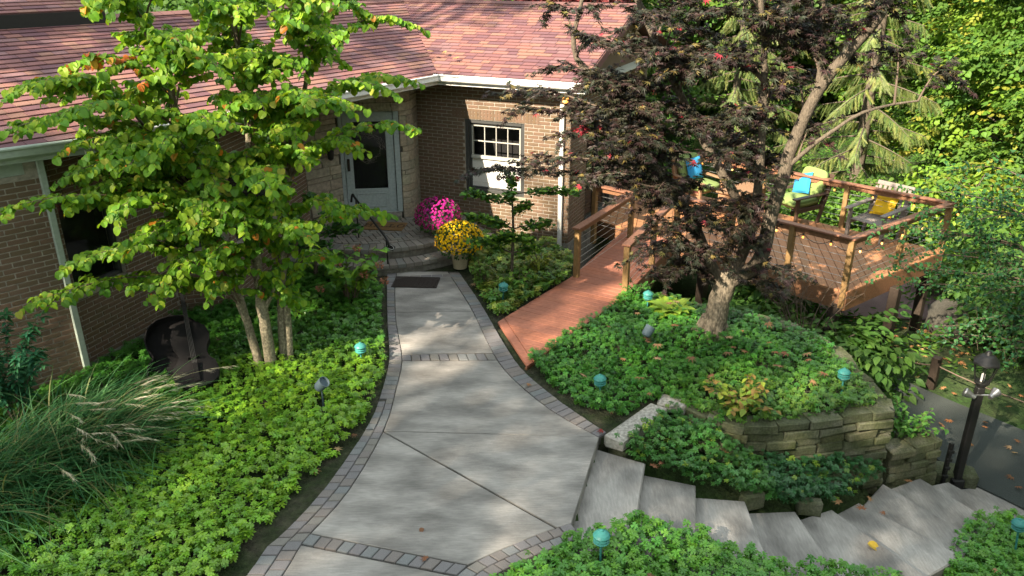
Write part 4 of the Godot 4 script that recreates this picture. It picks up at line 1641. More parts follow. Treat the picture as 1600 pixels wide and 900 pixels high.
func star_leaf() -> Mesh:
	var b := MB.new()
	var pts := []
	var lobes := [[0, 1.0], [36, 0.92], [74, 0.74], [118, 0.45]]
	var ring := []
	for i in range(3, -1, -1):
		ring.append([-lobes[i][0], lobes[i][1]])
	for i in range(1, 4):
		ring.append([lobes[i][0], lobes[i][1]])
	for i in ring.size():
		var a := deg_to_rad(ring[i][0])
		pts.append(Vector3(sin(a), 0.0, cos(a)) * ring[i][1] + Vector3(0, -0.16 * ring[i][1] * ring[i][1], 0))
		if i < ring.size() - 1:
			var m := deg_to_rad((ring[i][0] + ring[i + 1][0]) / 2.0)
			pts.append(Vector3(sin(m), 0.06, cos(m)) * 0.36)
	for i in pts.size() - 1:
		b.tri(Vector3(0, 0, -0.04), pts[i], pts[i + 1], b._up(Vector3(0, 0, -0.04), pts[i], pts[i + 1], Transform3D.IDENTITY))
	return b.mesh()

# a small spray of leaves on a twig, for crowns seen from farther off
func spray_mesh(half: Array, count: int, size: float, wide := 0.8) -> Mesh:
	var b := MB.new()
	for i in count:
		var s := -1.0 if i % 2 else 1.0
		var z := float(i) / count
		var dir := Vector3(s * R.randf_range(0.4, 1.0), R.randf_range(-0.5, 0.15), R.randf_range(0.1, 0.8))
		b.leaf(half, size * R.randf_range(0.75, 1.15), size * wide, 0.2, 0.2, aim(Vector3(s * 0.02, R.randf_range(-0.05, 0.05), z), dir, Vector3(R.randf_range(-0.5, 0.5), 1, R.randf_range(-0.5, 0.5))))
	return b.mesh()

func star_spray(count: int, size: float) -> Mesh:
	var lf: ArrayMesh = star_leaf()
	var st := SurfaceTool.new()
	st.begin(Mesh.PRIMITIVE_TRIANGLES)
	for i in count:
		var s := -1.0 if i % 2 else 1.0
		var dir := Vector3(s * R.randf_range(0.2, 1.0), R.randf_range(-0.7, 0.0), R.randf_range(0.0, 0.9))
		st.append_from(lf, 0, aim(Vector3(s * 0.03, R.randf_range(-0.06, 0.05), float(i) / count * 0.9), dir, Vector3(R.randf_range(-0.6, 0.6), 1, R.randf_range(-0.6, 0.6)), size * R.randf_range(0.7, 1.15)))
	return st.commit()

func nearest_on(stems: Array, p: Vector3, drop: float) -> Vector3:
	var best: Vector3 = stems[0][0]
	var bd := INF
	for s in stems:
		for q in s:
			var d := Vector2(q.x - p.x, q.z - p.z).length() + absf(q.y - (p.y - drop)) * 1.4
			if d < bd:
				bd = d
				best = q
	return best

func build_trees() -> void:
	katsura()
	maple()
	overhang()

func katsura() -> void:
	var tr := thing("katsura_tree", "multi-stemmed tree with round bright green leaves in front of the house", "tree", Vector3(-3.3, 0, -9.4))
	var o := tr.position
	var stems := [
		[Vector3(-3.36, -0.1, -9.40), Vector3(-3.48, 0.68, -9.45), Vector3(-3.64, 1.42, -9.40), Vector3(-3.71, 2.21, -9.30), Vector3(-3.75, 3.19, -9.10), Vector3(-4.02, 4.38, -9.10)],
		[Vector3(-3.19, -0.1, -9.35), Vector3(-3.22, 1.00, -9.35), Vector3(-3.22, 1.68, -9.40), Vector3(-3.20, 2.56, -9.50), Vector3(-3.17, 3.77, -9.60), Vector3(-3.29, 5.03, -9.70)],
		[Vector3(-3.06, -0.1, -9.50), Vector3(-3.04, 0.89, -9.60), Vector3(-2.95, 1.57, -9.70), Vector3(-2.82, 2.48, -9.80), Vector3(-2.52, 3.72, -10.00), Vector3(-2.07, 4.81, -10.20)],
		[Vector3(-3.42, -0.1, -9.55), Vector3(-3.62, 0.94, -9.70), Vector3(-3.85, 1.62, -9.80), Vector3(-4.03, 2.34, -9.70), Vector3(-4.5, 3.3, -9.6)]]
	var smooth := []
	for i in 4:
		var c := curve(stems[i], 4)
		smooth.append(c)
		var b := MB.new()
		var loc := []
		for p in c:
			loc.append(p - o + rv(0.008))
		b.tube(loc, taper([0.062, 0.082, 0.07, 0.05][i], 0.016, c.size()), 9)
		if i == 1:
			b.blob(Transform3D(Basis().scaled(Vector3(0.075, 0.12, 0.07)), Vector3(0.07, 0.92, 0.05)), 6, 9)
			b.tube([Vector3(0.12, 0.9, 0.05), Vector3(0.24, 1.12, 0.02), Vector3(0.27, 1.3, 0.0)], [0.035, 0.026, 0.02], 7)
		if i == 2:
			b.tube([Vector3(0.30, -0.1, -0.08), Vector3(0.33, 0.5, -0.12), Vector3(0.345, 0.86, -0.13)], [0.055, 0.05, 0.042], 8)
		part("trunk", b, M.pale_bark, tr)
	var targets := [Vector3(-5.24, 3.77, -8.60), Vector3(-5.35, 3.37, -8.40), Vector3(-5.51, 2.55, -8.20), Vector3(-5.40, 1.45, -8.30), Vector3(-4.60, 4.57, -9.30), Vector3(-3.98, 4.90, -9.30), Vector3(-3.21, 5.09, -9.60), Vector3(-2.45, 4.89, -9.90), Vector3(-1.88, 4.48, -10.30), Vector3(-1.34, 4.31, -10.60), Vector3(-1.31, 3.62, -10.40), Vector3(-1.27, 3.05, -10.20), Vector3(-1.80, 1.94, -10.20), Vector3(-2.38, 1.41, -9.90), Vector3(-2.85, 1.02, -9.40), Vector3(-3.24, 4.79, -8.60), Vector3(-4.73, 4.00, -8.90), Vector3(-4.66, 3.57, -8.20), Vector3(-4.04, 3.04, -8.20), Vector3(-4.92, 1.88, -8.40), Vector3(-4.22, 1.41, -8.60), Vector3(-3.54, 1.41, -8.60), Vector3(-2.61, 2.80, -8.30), Vector3(-3.10, 3.44, -8.20), Vector3(-2.36, 2.92, -9.00), Vector3(-2.81, 4.05, -9.00), Vector3(-3.64, 3.97, -8.60), Vector3(-1.87, 2.93, -9.60), Vector3(-4.27, 2.55, -8.20), Vector3(-2.14, 3.97, -9.80),
		Vector3(-3.0, 2.3, -8.5), Vector3(-2.2, 2.2, -9.5), Vector3(-4.7, 2.9, -9.0), Vector3(-3.6, 2.2, -8.5), Vector3(-4.2, 3.6, -9.4), Vector3(-2.9, 3.1, -10.2), Vector3(-1.9, 3.5, -10.6), Vector3(-3.5, 4.4, -9.9), Vector3(-4.4, 2.1, -8.9), Vector3(-2.6, 3.4, -9.5), Vector3(-3.3, 2.8, -9.0)]
	var tw := MB.new()
	var xfs := []
	var cols := []
	for i in 112:
		var q := rv(1.0)
		while q.length() > 1.0:
			q = rv(1.0)
		var e := Vector3(-3.4, 3.15, -9.3) + q * Vector3(2.05, 1.9, 1.2)
		if e.x < -4.6 and e.y > 3.9 or e.x > -2.35 and e.y < 3.3:
			continue
		targets.append(e)
	var greens := [Color(0.19, 0.35, 0.024), Color(0.14, 0.30, 0.023), Color(0.27, 0.42, 0.03), Color(0.10, 0.24, 0.025)]
	for k in targets.size():
		var e: Vector3 = targets[k]
		var s := nearest_on(smooth, e, 0.5)
		var hor := Vector3(e.x - s.x, 0, e.z - s.z)
		var ctrl := s + hor * 0.45 + Vector3(0, maxf(e.y - s.y, 0.0) + 0.28, 0)
		var limb := bezier(s, ctrl, e, 12)
		var ll := s.distance_to(e)
		var loc := []
		for p in limb:
			loc.append(p - o)
		tw.tube(loc, taper(0.008 + 0.006 * ll, 0.003, limb.size()), 5, false)
		var autumn: bool = (e - Vector3(-4.60, 4.2, -9.1)).length() < 0.34
		var step := 0.0
		var n := int(ll / 0.064) + 4
		for i in range(int(n * 0.22), n + 1):
			var f := float(i) / n
			var idx := mini(int(f * 12), 11)
			var p: Vector3 = limb[idx].lerp(limb[idx + 1], f * 12 - idx)
			var d: Vector3 = (limb[idx + 1] - limb[idx]).normalized()
			var side := d.cross(Vector3.UP).normalized() * (1.0 if i % 2 else -1.0)
			var dir := (d * R.randf_range(0.3, 0.9) + side * R.randf_range(0.5, 1.0) + Vector3(0, R.randf_range(-0.15, 0.25), 0)).normalized()
			if i == n:
				dir = d
			var tl := R.randf_range(0.16, 0.46) * (1.0 - 0.35 * f)
			var tip := p + dir * tl + Vector3(0, -0.16 * tl, 0)
			tw.tube([p - o, (p + tip) * 0.5 + Vector3(0, 0.02, 0) - o, tip - o], [0.0035, 0.0028, 0.0018], 3, false)
			var m := int(tl / 0.042)
			for q in m + 1:
				var t := (q + 0.5) / (m + 1.0)
				var lp := p.lerp(tip, t) + Vector3(0, 0.02 * sin(t * PI), 0)
				for sd: float in [-1.0, 1.0]:
					if R.randf() < 0.22:
						continue
					var sw := dir.cross(Vector3.UP).normalized() * sd
					var ld := (sw * R.randf_range(0.35, 1.0) + dir * R.randf_range(0.0, 0.5) + Vector3(0, R.randf_range(-0.95, -0.1), 0)).normalized()
					var sz := R.randf_range(0.05, 0.105)
					xfs.append(aim(lp - o, ld, Vector3(R.randf_range(-0.5, 0.5), 1.0, R.randf_range(-0.2, 0.7)), sz))
					var c: Color = vary(greens[R.randi() % 4], 0.2)
					var au := R.randf()
					if autumn and au < 0.4:
						c = vary(Color(0.55, 0.16, 0.04) if R.randf() < 0.7 else Color(0.55, 0.30, 0.04), 0.25)
					elif au < 0.012:
						c = vary(Color(0.55, 0.22, 0.03), 0.3)
					elif au < 0.06:
						c = vary(Color(0.36, 0.40, 0.05), 0.2)
					cols.append(c)
	part("branches", tw, M.twig, tr)
	many("crown", leaf_mesh([Vector2(0, 0), Vector2(0.30, 0.03), Vector2(0.47, 0.25), Vector2(0.48, 0.52), Vector2(0.30, 0.85), Vector2(0, 1)], 0.3, 0.28), M.round_leaf, xfs, cols, tr)

func maple() -> void:
	var tr := thing("japanese_maple", "dark purple-leaved maple with a forked mottled trunk above the stone wall", "tree", Vector3(2.95, 0, -10.45))
	var o := tr.position
	var stems := [
		[Vector3(2.90, -0.12, -10.42), Vector3(2.95, 0.3, -10.44), Vector3(3.0, 0.62, -10.47), Vector3(3.12, 0.95, -10.50)],
		[Vector3(3.08, 0.8, -10.50), Vector3(3.45, 1.13, -10.40), Vector3(3.52, 1.91, -10.30), Vector3(3.67, 2.97, -10.20), Vector3(3.90, 3.66, -10.10), Vector3(4.32, 4.39, -9.90), Vector3(4.48, 4.89, -9.80)],
		[Vector3(3.12, 0.85, -10.50), Vector3(3.28, 1.34, -10.60), Vector3(3.12, 1.97, -10.70), Vector3(2.70, 2.65, -10.90), Vector3(2.16, 3.58, -11.00), Vector3(1.69, 4.48, -11.10), Vector3(1.34, 5.02, -11.20)],
		[Vector3(3.27, 1.2, -10.55), Vector3(3.31, 1.97, -10.40), Vector3(3.26, 2.86, -10.30), Vector3(3.18, 3.83, -10.30), Vector3(2.97, 4.95, -10.30)],
		[Vector3(3.04, 0.7, -10.48), Vector3(2.78, 1.15, -10.6), Vector3(2.49, 1.75, -10.80), Vector3(1.88, 2.53, -11.00), Vector3(1.47, 3.21, -11.20), Vector3(0.89, 3.79, -11.40), Vector3(0.91, 4.38, -11.40), Vector3(1.11, 4.94, -11.40)],
		[Vector3(3.60, 2.5, -10.25), Vector3(3.85, 2.9, -10.0), Vector3(4.35, 3.3, -9.9), Vector3(5.0, 3.45, -9.9)],
		[Vector3(3.82, 3.4, -10.15), Vector3(3.85, 4.1, -10.2), Vector3(3.7, 4.9, -10.2)]]
	var smooth := []
	var rad := [[0.19, 0.155], [0.115, 0.045], [0.085, 0.03], [0.075, 0.03], [0.085, 0.02], [0.035, 0.012], [0.04, 0.02]]
	for i in stems.size():
		var c := curve(stems[i], 4)
		smooth.append(c)
		var loc := []
		for p in c:
			loc.append(p - o + rv(0.008))
		var rr := taper(rad[i][0], rad[i][1], c.size())
		if i == 0:
			rr = []
			for q in c.size():
				rr.append([0.26, 0.2, 0.175, 0.17, 0.165, 0.16, 0.157, 0.155, 0.158, 0.16, 0.15, 0.13, 0.11][mini(q, 12)])
		var b := MB.new()
		b.tube(loc, rr, 12)
		if i == 0:
			for q in 7:   # root flare
				var a := TAU * q / 7.0 + 0.3
				b.tube([Vector3(cos(a) * 0.10, 0.25, sin(a) * 0.10) - Vector3(0.04, 0, 0), Vector3(cos(a) * 0.2, 0.05, sin(a) * 0.2) - Vector3(0.04, 0, 0), Vector3(cos(a) * 0.36, -0.1, sin(a) * 0.36)], [0.07, 0.07, 0.04], 7)
		part("trunk" if i == 0 else "limb", b, M.maple_bark if i == 0 else M.bark, tr)
	smooth.remove_at(0)
	var targets := [Vector3(0.00, 3.01, -11.60), Vector3(-0.52, 2.20, -11.40), Vector3(-0.09, 3.25, -11.80), Vector3(0.54, 3.62, -11.40), Vector3(0.53, 4.41, -11.60), Vector3(1.11, 4.43, -11.20), Vector3(0.72, 2.76, -11.20), Vector3(0.27, 2.39, -11.20), Vector3(1.35, 2.44, -11.00), Vector3(1.83, 1.21, -10.70), Vector3(2.25, 0.99, -10.40), Vector3(2.36, 1.91, -10.00), Vector3(2.57, 2.73, -9.80), Vector3(3.08, 2.48, -9.80), Vector3(2.77, 3.27, -9.90), Vector3(2.03, 3.82, -10.40), Vector3(1.62, 4.80, -10.80), Vector3(2.36, 4.44, -10.30), Vector3(3.03, 4.39, -9.90), Vector3(3.59, 4.47, -9.80), Vector3(4.21, 3.92, -10.20), Vector3(4.33, 4.54, -9.80), Vector3(3.60, 4.89, -9.60), Vector3(3.78, 1.14, -9.90), Vector3(1.95, 2.20, -10.20), Vector3(1.70, 3.14, -10.60), Vector3(2.28, 3.07, -10.10), Vector3(1.21, 3.58, -11.00), Vector3(5.3, 3.75, -9.9), Vector3(2.1, 1.6, -10.3), Vector3(2.9, 1.7, -9.9), Vector3(2.4, 1.35, -10.2), Vector3(1.0, 3.1, -11.1), Vector3(2.0, 2.7, -10.4), Vector3(4.1, 4.3, -9.9), Vector3(3.4, 3.7, -10.0), Vector3(3.7, 4.1, -10.1), Vector3(4.4, 4.6, -10.1), Vector3(3.9, 3.0, -10.2), Vector3(3.2, 4.2, -10.2), Vector3(2.7, 3.9, -10.5), Vector3(3.0, 3.2, -10.0), Vector3(4.7, 4.0, -10.1), Vector3(2.2, 4.3, -10.8), Vector3(1.6, 4.0, -11.0), Vector3(1.9, 3.5, -10.8)]
	for i in 58:
		var q := rv(1.0)
		while q.length() > 1.0:
			q = rv(1.0)
		var e := Vector3(2.5, 3.4, -10.55) + q * Vector3(1.9, 1.95, 0.95)
		if e.x > 3.6 and e.y < 3.2 or e.x < 1.6 and e.y < 2.2:
			continue
		targets.append(e)
	for e in [Vector3(2.1, 0.95, -10.5), Vector3(2.2, 1.35, -10.3), Vector3(2.75, 1.35, -10.1), Vector3(1.95, 1.9, -10.6), Vector3(2.6, 1.75, -10.2), Vector3(3.7, 0.8, -10.2), Vector3(3.15, 1.5, -10.0)]:
		targets.append(e)
	var tw := MB.new()
	var xfs := []
	var cols := []
	for k in targets.size():
		var e: Vector3 = targets[k]
		var s := nearest_on(smooth, e, 0.35)
		var hor := Vector3(e.x - s.x, 0, e.z - s.z)
		var ctrl := s + hor * 0.5 + Vector3(0, maxf(e.y - s.y, 0.0) + 0.2, 0)
		var limb := bezier(s, ctrl, e, 10)
		var ll := s.distance_to(e)
		var loc := []
		for p in limb:
			loc.append(p - o)
		tw.tube(loc, taper(0.012 + 0.006 * ll, 0.003, limb.size()), 5, false)
		var n := int(ll / 0.07) + 6
		for i in range(int(n * 0.25), n + 1):
			var f := float(i) / n
			var idx := mini(int(f * 10), 9)
			var p: Vector3 = limb[idx].lerp(limb[idx + 1], f * 10 - idx)
			var d: Vector3 = (limb[idx + 1] - limb[idx]).normalized()
			var side := d.cross(Vector3.UP).normalized() * (1.0 if i % 2 else -1.0)
			var dir := (d * R.randf_range(0.2, 0.9) + side * R.randf_range(0.4, 1.0) + Vector3(0, R.randf_range(-0.2, 0.35), 0)).normalized()
			var tl := R.randf_range(0.15, 0.5)
			var tip := p + dir * tl + Vector3(0, -0.12 * tl, 0)
			tw.tube([p - o, tip - o], [0.003, 0.0016], 3, false)
			var m := int(tl / 0.05) + 1
			for q in m:
				var t := (q + 0.7) / m
				for sd: float in [-1.0, 1.0]:
					if R.randf() < 0.12:
						continue
					var lp := p.lerp(tip, t) + rv(0.03)
					var ld := (dir.cross(Vector3.UP).normalized() * sd * R.randf_range(0.3, 1.0) + dir * R.randf_range(0.2, 0.8) + Vector3(0, R.randf_range(-0.7, 0.0), 0)).normalized()
					xfs.append(aim(lp - o, ld, Vector3(R.randf_range(-0.6, 0.6), 1.0, R.randf_range(-0.4, 0.6)), R.randf_range(0.058, 0.10)))
					var c := vary([Color(0.027, 0.020, 0.016), Color(0.029, 0.029, 0.016), Color(0.022, 0.029, 0.016), Color(0.034, 0.019, 0.018)][R.randi() % 4], 0.25)
					if R.randf() < 0.006 or (lp - Vector3(0.95, 2.75, -11.2)).length() < 0.16:
						c = vary(Color(0.24, 0.025, 0.035), 0.3)
					elif R.randf() < 0.05:
						c = vary(Color(0.12, 0.10, 0.03), 0.3)
					cols.append(c)
	part("branches", tw, M.twig, tr)
	many("crown", star_leaf(), M.dark_leaf, xfs, cols, tr)

# the small-leaved tree that leans in from the right over the drive
func overhang() -> void:
	var tr := thing("leaning_shrub_tree", "small-leaved green tree reaching in over the drive beside the deck", "tree", Vector3(8.3, -1.4, -9.6))
	var o := tr.position
	var stem := [Vector3(8.3, -1.5, -9.6), Vector3(8.15, -0.4, -9.7), Vector3(7.7, 0.6, -9.8), Vector3(7.2, 1.5, -10.0), Vector3(6.9, 2.4, -10.3)]
	var stem2 := [Vector3(8.32, -1.5, -9.5), Vector3(8.4, 0.2, -9.5), Vector3(8.0, 1.8, -9.7), Vector3(7.4, 3.1, -10.2)]
	var smooth := []
	for s in [stem, stem2]:
		var c := curve(s, 4)
		smooth.append(c)
		var loc := []
		for p in c:
			loc.append(p - o + rv(0.01))
		var b := MB.new()
		b.tube(loc, taper(0.07, 0.018, c.size()), 8)
		part("trunk", b, M.bark, tr)
	var targets := [Vector3(5.66, 1.85, -10.50), Vector3(5.48, 1.15, -10.60), Vector3(5.89, 0.98, -10.30), Vector3(5.75, 2.03, -10.80), Vector3(6.0, 1.82, -10.00), Vector3(6.35, 0.90, -9.80), Vector3(6.0, 0.38, -9.90), Vector3(6.52, 0.14, -9.60), Vector3(6.45, 1.59, -9.40), Vector3(6.35, 2.26, -10.00), Vector3(6.17, 0.55, -9.70), Vector3(6.8, -0.1, -8.9), Vector3(6.5, 0.71, -9.20), Vector3(7.0, 1.0, -9.5), Vector3(7.2, 0.4, -9.4), Vector3(6.2, 1.3, -10.3), Vector3(6.9, 2.7, -10.4), Vector3(7.4, 2.2, -9.9), Vector3(5.75, 0.75, -10.5), Vector3(6.6, 1.9, -10.6), Vector3(5.35, 0.9, -10.7), Vector3(5.6, 1.5, -10.6), Vector3(6.0, 0.1, -10.2), Vector3(6.3, 1.1, -9.9), Vector3(5.2, 1.5, -10.9), Vector3(6.1, 2.4, -10.6), Vector3(6.5, 0.5, -10.2), Vector3(5.9, 1.5, -10.4)]
	var tw := MB.new()
	var xfs := []
	var cols := []
	for e in targets:
		var s := nearest_on(smooth, e, 0.2)
		var limb := bezier(s, s.lerp(e, 0.5) + Vector3(0, 0.3, 0), e, 10)
		var ll := s.distance_to(e)
		var loc := []
		for p in limb:
			loc.append(p - o)
		tw.tube(loc, taper(0.006 + 0.005 * ll, 0.0025, limb.size()), 4, false)
		var n := int(ll / 0.05)
		for i in range(int(n * 0.25), n + 1):
			var f := float(i) / maxf(n, 1)
			var idx := mini(int(f * 10), 9)
			var p: Vector3 = limb[idx].lerp(limb[idx + 1], f * 10 - idx)
			var d: Vector3 = (limb[idx + 1] - limb[idx]).normalized()
			var dir := (d * 0.5 + rv(0.9)).normalized()
			var tl := R.randf_range(0.12, 0.42)
			var tip := p + dir * tl
			tw.tube([p - o, tip - o], [0.0025, 0.0014], 3, false)
			for q in int(tl / 0.034):
				var lp := p.lerp(tip, R.randf()) + rv(0.015)
				xfs.append(aim(lp - o, rv(1.0) + Vector3(0, -0.2, 0), Vector3(R.randf_range(-0.6, 0.6), 1.0, R.randf_range(-0.3, 0.8)), R.randf_range(0.04, 0.066)))
				cols.append(vary([Color(0.035, 0.13, 0.035), Color(0.055, 0.155, 0.035), Color(0.03, 0.105, 0.042)][R.randi() % 3], 0.25))
	part("branches", tw, M.twig, tr)
	many("crown", leaf_mesh(OVATE, 0.2, 0.2), M.leaf, xfs, cols, tr)

# ------------------------------------------------------------------ woods
func broadleaf(called: String, label: String, o: Vector3, h: float, rad: float, base: float, spray: Mesh, size: float, n: int, palette: Array, group: String, m: Material = null) -> Node3D:
	var tr := thing(called, label, "tree", o, 0.0, group)
	var b := MB.new()
	var lean := Vector3(R.randf_range(-0.06, 0.06), 1, R.randf_range(-0.06, 0.06)) * h
	var tk := [Vector3(0, -0.5, 0), lean * 0.25 + rv(0.12), lean * 0.5 + rv(0.2), lean * 0.9]
	b.tube(curve(tk, 4), taper(h * 0.022, h * 0.005, 13), 8)
	var clumps := []
	var k := int(12 + rad * 5)
	for i in k:
		var y := lerpf(base, 1.0, pow((i + R.randf()) / k, 0.8))
		var rr := rad * sqrt(clampf(1.0 - pow((y - (base + 0.35)) / (1.02 - base - 0.1) * 1.25, 2.0), 0.08, 1.0))
		var a := i * 2.4 + R.randf_range(-0.5, 0.5)
		var c := Vector3(cos(a), 0, sin(a)) * rr * R.randf_range(0.45, 1.0) + lean * y
		clumps.append(c)
		var s: Vector3 = lean * clampf(y - 0.18, 0.1, 0.85)
		b.tube(bezier(s, s.lerp(c, 0.5) + Vector3(0, 0.1 * rad, 0), c, 5), taper(h * 0.006, 0.012, 6), 5, false)
	part("trunk", b, M.bark, tr)
	var xfs := []
	var cols := []
	for i in n:
		var c: Vector3 = clumps[R.randi() % clumps.size()]
		var w := Vector3(R.randfn(), R.randfn() * 0.55, R.randfn()) * rad * 0.16
		var out := (Vector3(w.x, 0, w.z) + (c - lean * (c.y / h)) * 0.3).normalized() + rv(0.6)
		xfs.append(aim(c + w, out + Vector3(0, -0.25, 0), Vector3(R.randf_range(-0.6, 0.6), 1, R.randf_range(-0.6, 0.6)), size * R.randf_range(0.7, 1.3)))
		cols.append(vary(palette[R.randi() % palette.size()], 0.22))
	many("crown", spray, m if m else M.thin_leaf, xfs, cols, tr)
	return tr

func spruce(label: String, o: Vector3, h: float, rad: float, frond: Mesh) -> void:
	var tr := thing("spruce_tree", label, "tree", o, R.randf() * TAU)
	var b := MB.new()
	b.tube([Vector3(0, -0.4, 0), Vector3(0, h * 0.5, 0), Vector3(0, h, 0)], [h * 0.02, h * 0.012, 0.02], 8)
	var xfs := []
	var cols := []
	var n := int(h * 7)
	for i in n:
		var f := (i + R.randf()) / n
		var y := h * (0.06 + 0.92 * f)
		var l := rad * (1.0 - f * 0.95) * R.randf_range(0.75, 1.1)
		var a := i * 2.399
		var d := Vector3(cos(a), 0, sin(a))
		var s := Vector3(0, y, 0)
		var e := s + d * l + Vector3(0, -0.22 * l, 0)
		var br := bezier(s, s.lerp(e, 0.5) + Vector3(0, 0.12 * l - 0.1, 0), e, 6)
		b.tube(br, taper(0.03, 0.008, 7), 4, false)
		var m := int(l * 26)
		for q in m:
			var t := 0.15 + 0.85 * (q + R.randf()) / m
			var idx := mini(int(t * 6), 5)
			var p: Vector3 = br[idx].lerp(br[idx + 1], t * 6 - idx)
			var dir := d.rotated(Vector3.UP, R.randf_range(-1.3, 1.3)) * 0.5 + Vector3(0, R.randf_range(-1.3, -0.4), 0)
			xfs.append(aim(p, dir, d, R.randf_range(0.22, 0.5)))
			cols.append(vary([Color(0.15, 0.20, 0.055), Color(0.10, 0.16, 0.05), Color(0.21, 0.25, 0.08)][R.randi() % 3], 0.25))
	part("trunk", b, M.bark, tr)
	many("crown", frond, M.leaf, xfs, cols, tr)

func build_woods() -> void:
	var sp := spray_mesh(OVATE, 10, 0.24, 0.8)
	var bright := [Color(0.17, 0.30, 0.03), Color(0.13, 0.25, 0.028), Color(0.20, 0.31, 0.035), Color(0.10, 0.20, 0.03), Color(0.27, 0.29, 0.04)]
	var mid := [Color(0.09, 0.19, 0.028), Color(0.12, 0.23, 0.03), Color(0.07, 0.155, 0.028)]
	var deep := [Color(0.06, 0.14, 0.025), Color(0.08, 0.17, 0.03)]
	# spruces beyond the deck
	var fb := MB.new()
	for i in 14:
		var z := i / 14.0
		for s in [-1.0, 1.0]:
			fb.tri(Vector3(0, 0, z - 0.03), Vector3(0, 0, z + 0.04), Vector3(s * 0.16 * (1.0 - 0.6 * z), R.randf_range(-0.03, 0.05), z + 0.13))
			fb.tri(Vector3(0, 0, z), Vector3(0, 0.0, z + 0.05), Vector3(s * 0.05, -0.12 * (1.0 - 0.5 * z), z + 0.12))
	var frond := fb.mesh()
	spruce("tall drooping spruce straight behind the far railing of the deck", Vector3(10.2, -2.5, -23.0), 11.0, 2.9, frond)
	spruce("smaller spruce with sunlit tips left of the tall drooping one", Vector3(6.8, -2.5, -24.5), 9.0, 2.0, frond)
	spruce("thin dark spruce in the gap farther back behind the deck", Vector3(10.2, -2.5, -33.0), 12.0, 2.4, frond)
	spruce("broad spruce hidden behind the maple crown", Vector3(4.2, -2.4, -30.0), 12.0, 3.0, frond)
	# broadleaf trees, bright where the sun reaches them
	var list := [[15.2, -21.5, 9.0, 3.2, 0.05, 1, "sunlit green tree at the upper right, leaning over the deck's far corner"], [16.5, -24.0, 12.0, 4.2, 0.05, 0, ""], [18.5, -30.0, 13.0, 4.5, 0.05, 1, ""], [20.0, -31.0, 14.0, 5.0, 0.05, 0, ""], [8.0, -37.0, 14.0, 4.5, 0.03, 1, ""], [2.0, -36.0, 13.0, 4.5, 0.05, 1, ""], [13.5, -41.0, 15.0, 5.0, 0.03, 0, ""], [-3.0, -36.0, 12.0, 4.5, 0.08, 2, ""], [-9.0, -34.0, 12.0, 5.0, 0.08, 2, ""], [20.0, -44.0, 16.0, 6.0, 0.03, 1, ""], [5.0, -45.0, 15.0, 5.5, 0.03, 0, ""], [27.0, -38.0, 15.0, 6.0, 0.03, 0, ""], [-1.0, -47.0, 15.0, 6.0, 0.05, 1, ""], [11.0, -55.0, 17.0, 7.0, 0.03, 1, ""], [25.0, -56.0, 18.0, 7.5, 0.03, 0, ""], [-12.0, -46.0, 15.0, 6.5, 0.05, 2, ""], [35.0, -52.0, 18.0, 8.0, 0.03, 1, ""], [2.5, -25.5, 7.5, 2.4, 0.06, 1, ""], [17.0, -62.0, 19.0, 8.0, 0.03, 1, ""]]
	var place := {}
	var order := range(list.size())
	order.sort_custom(func(a, b): return list[a][0] / -list[a][1] < list[b][0] / -list[b][1])
	var seen := [0, 0, 0]
	var nth := ["first", "second", "third", "fourth", "fifth", "sixth", "seventh", "eighth", "ninth", "tenth"]
	for i in order:
		if list[i][6] == "":
			list[i][6] = ["tall yellow-green broadleaf tree in the woods beyond the deck, %s such from the left", "tall green broadleaf tree in the woods beyond the deck, %s such from the left", "dark green broadleaf tree behind the house ridge, %s such from the left"][list[i][5]] % nth[seen[list[i][5]]]
			seen[list[i][5]] += 1
			list[i].append(true)
	for q in list:
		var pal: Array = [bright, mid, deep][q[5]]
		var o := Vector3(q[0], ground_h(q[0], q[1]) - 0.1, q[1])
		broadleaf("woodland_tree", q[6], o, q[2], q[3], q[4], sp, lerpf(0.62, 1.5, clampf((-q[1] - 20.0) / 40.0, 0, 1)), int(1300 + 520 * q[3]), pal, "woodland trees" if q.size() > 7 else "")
	# low red shrub behind the ridge, seen over the roof
	var red := star_spray(8, 0.22)
	broadleaf("red_maple", "red-leaved small tree showing just over the house ridge", Vector3(1.2, -1.0, -22.5), 6.2, 1.7, 0.3, red, 0.9, 700, [Color(0.16, 0.03, 0.03), Color(0.11, 0.03, 0.03)], "", M.dark_leaf)
	# understorey bushes along the drive and under the deck
	var bush := spray_mesh(OVATE, 8, 0.22, 0.7)
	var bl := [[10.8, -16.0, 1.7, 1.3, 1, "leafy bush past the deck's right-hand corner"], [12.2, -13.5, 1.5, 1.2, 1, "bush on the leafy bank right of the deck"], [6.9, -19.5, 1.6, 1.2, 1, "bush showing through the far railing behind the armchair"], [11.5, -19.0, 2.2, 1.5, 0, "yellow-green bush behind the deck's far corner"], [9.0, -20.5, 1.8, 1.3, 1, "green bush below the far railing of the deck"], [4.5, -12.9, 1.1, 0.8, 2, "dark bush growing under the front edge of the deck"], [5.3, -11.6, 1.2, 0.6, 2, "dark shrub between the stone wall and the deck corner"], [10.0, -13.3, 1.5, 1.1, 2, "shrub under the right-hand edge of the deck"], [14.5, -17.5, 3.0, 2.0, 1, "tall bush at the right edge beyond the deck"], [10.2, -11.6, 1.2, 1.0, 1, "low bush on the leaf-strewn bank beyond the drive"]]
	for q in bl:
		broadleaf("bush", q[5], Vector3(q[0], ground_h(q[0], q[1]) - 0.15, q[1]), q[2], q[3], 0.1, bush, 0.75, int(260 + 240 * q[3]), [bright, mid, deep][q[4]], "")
	# big-leaved branch hanging in at the right
	var gv := MB.new()
	# the trees behind the camera that shade the walk
	var shade := spray_mesh(OVATE, 9, 0.30, 0.85)
	var rank := 0
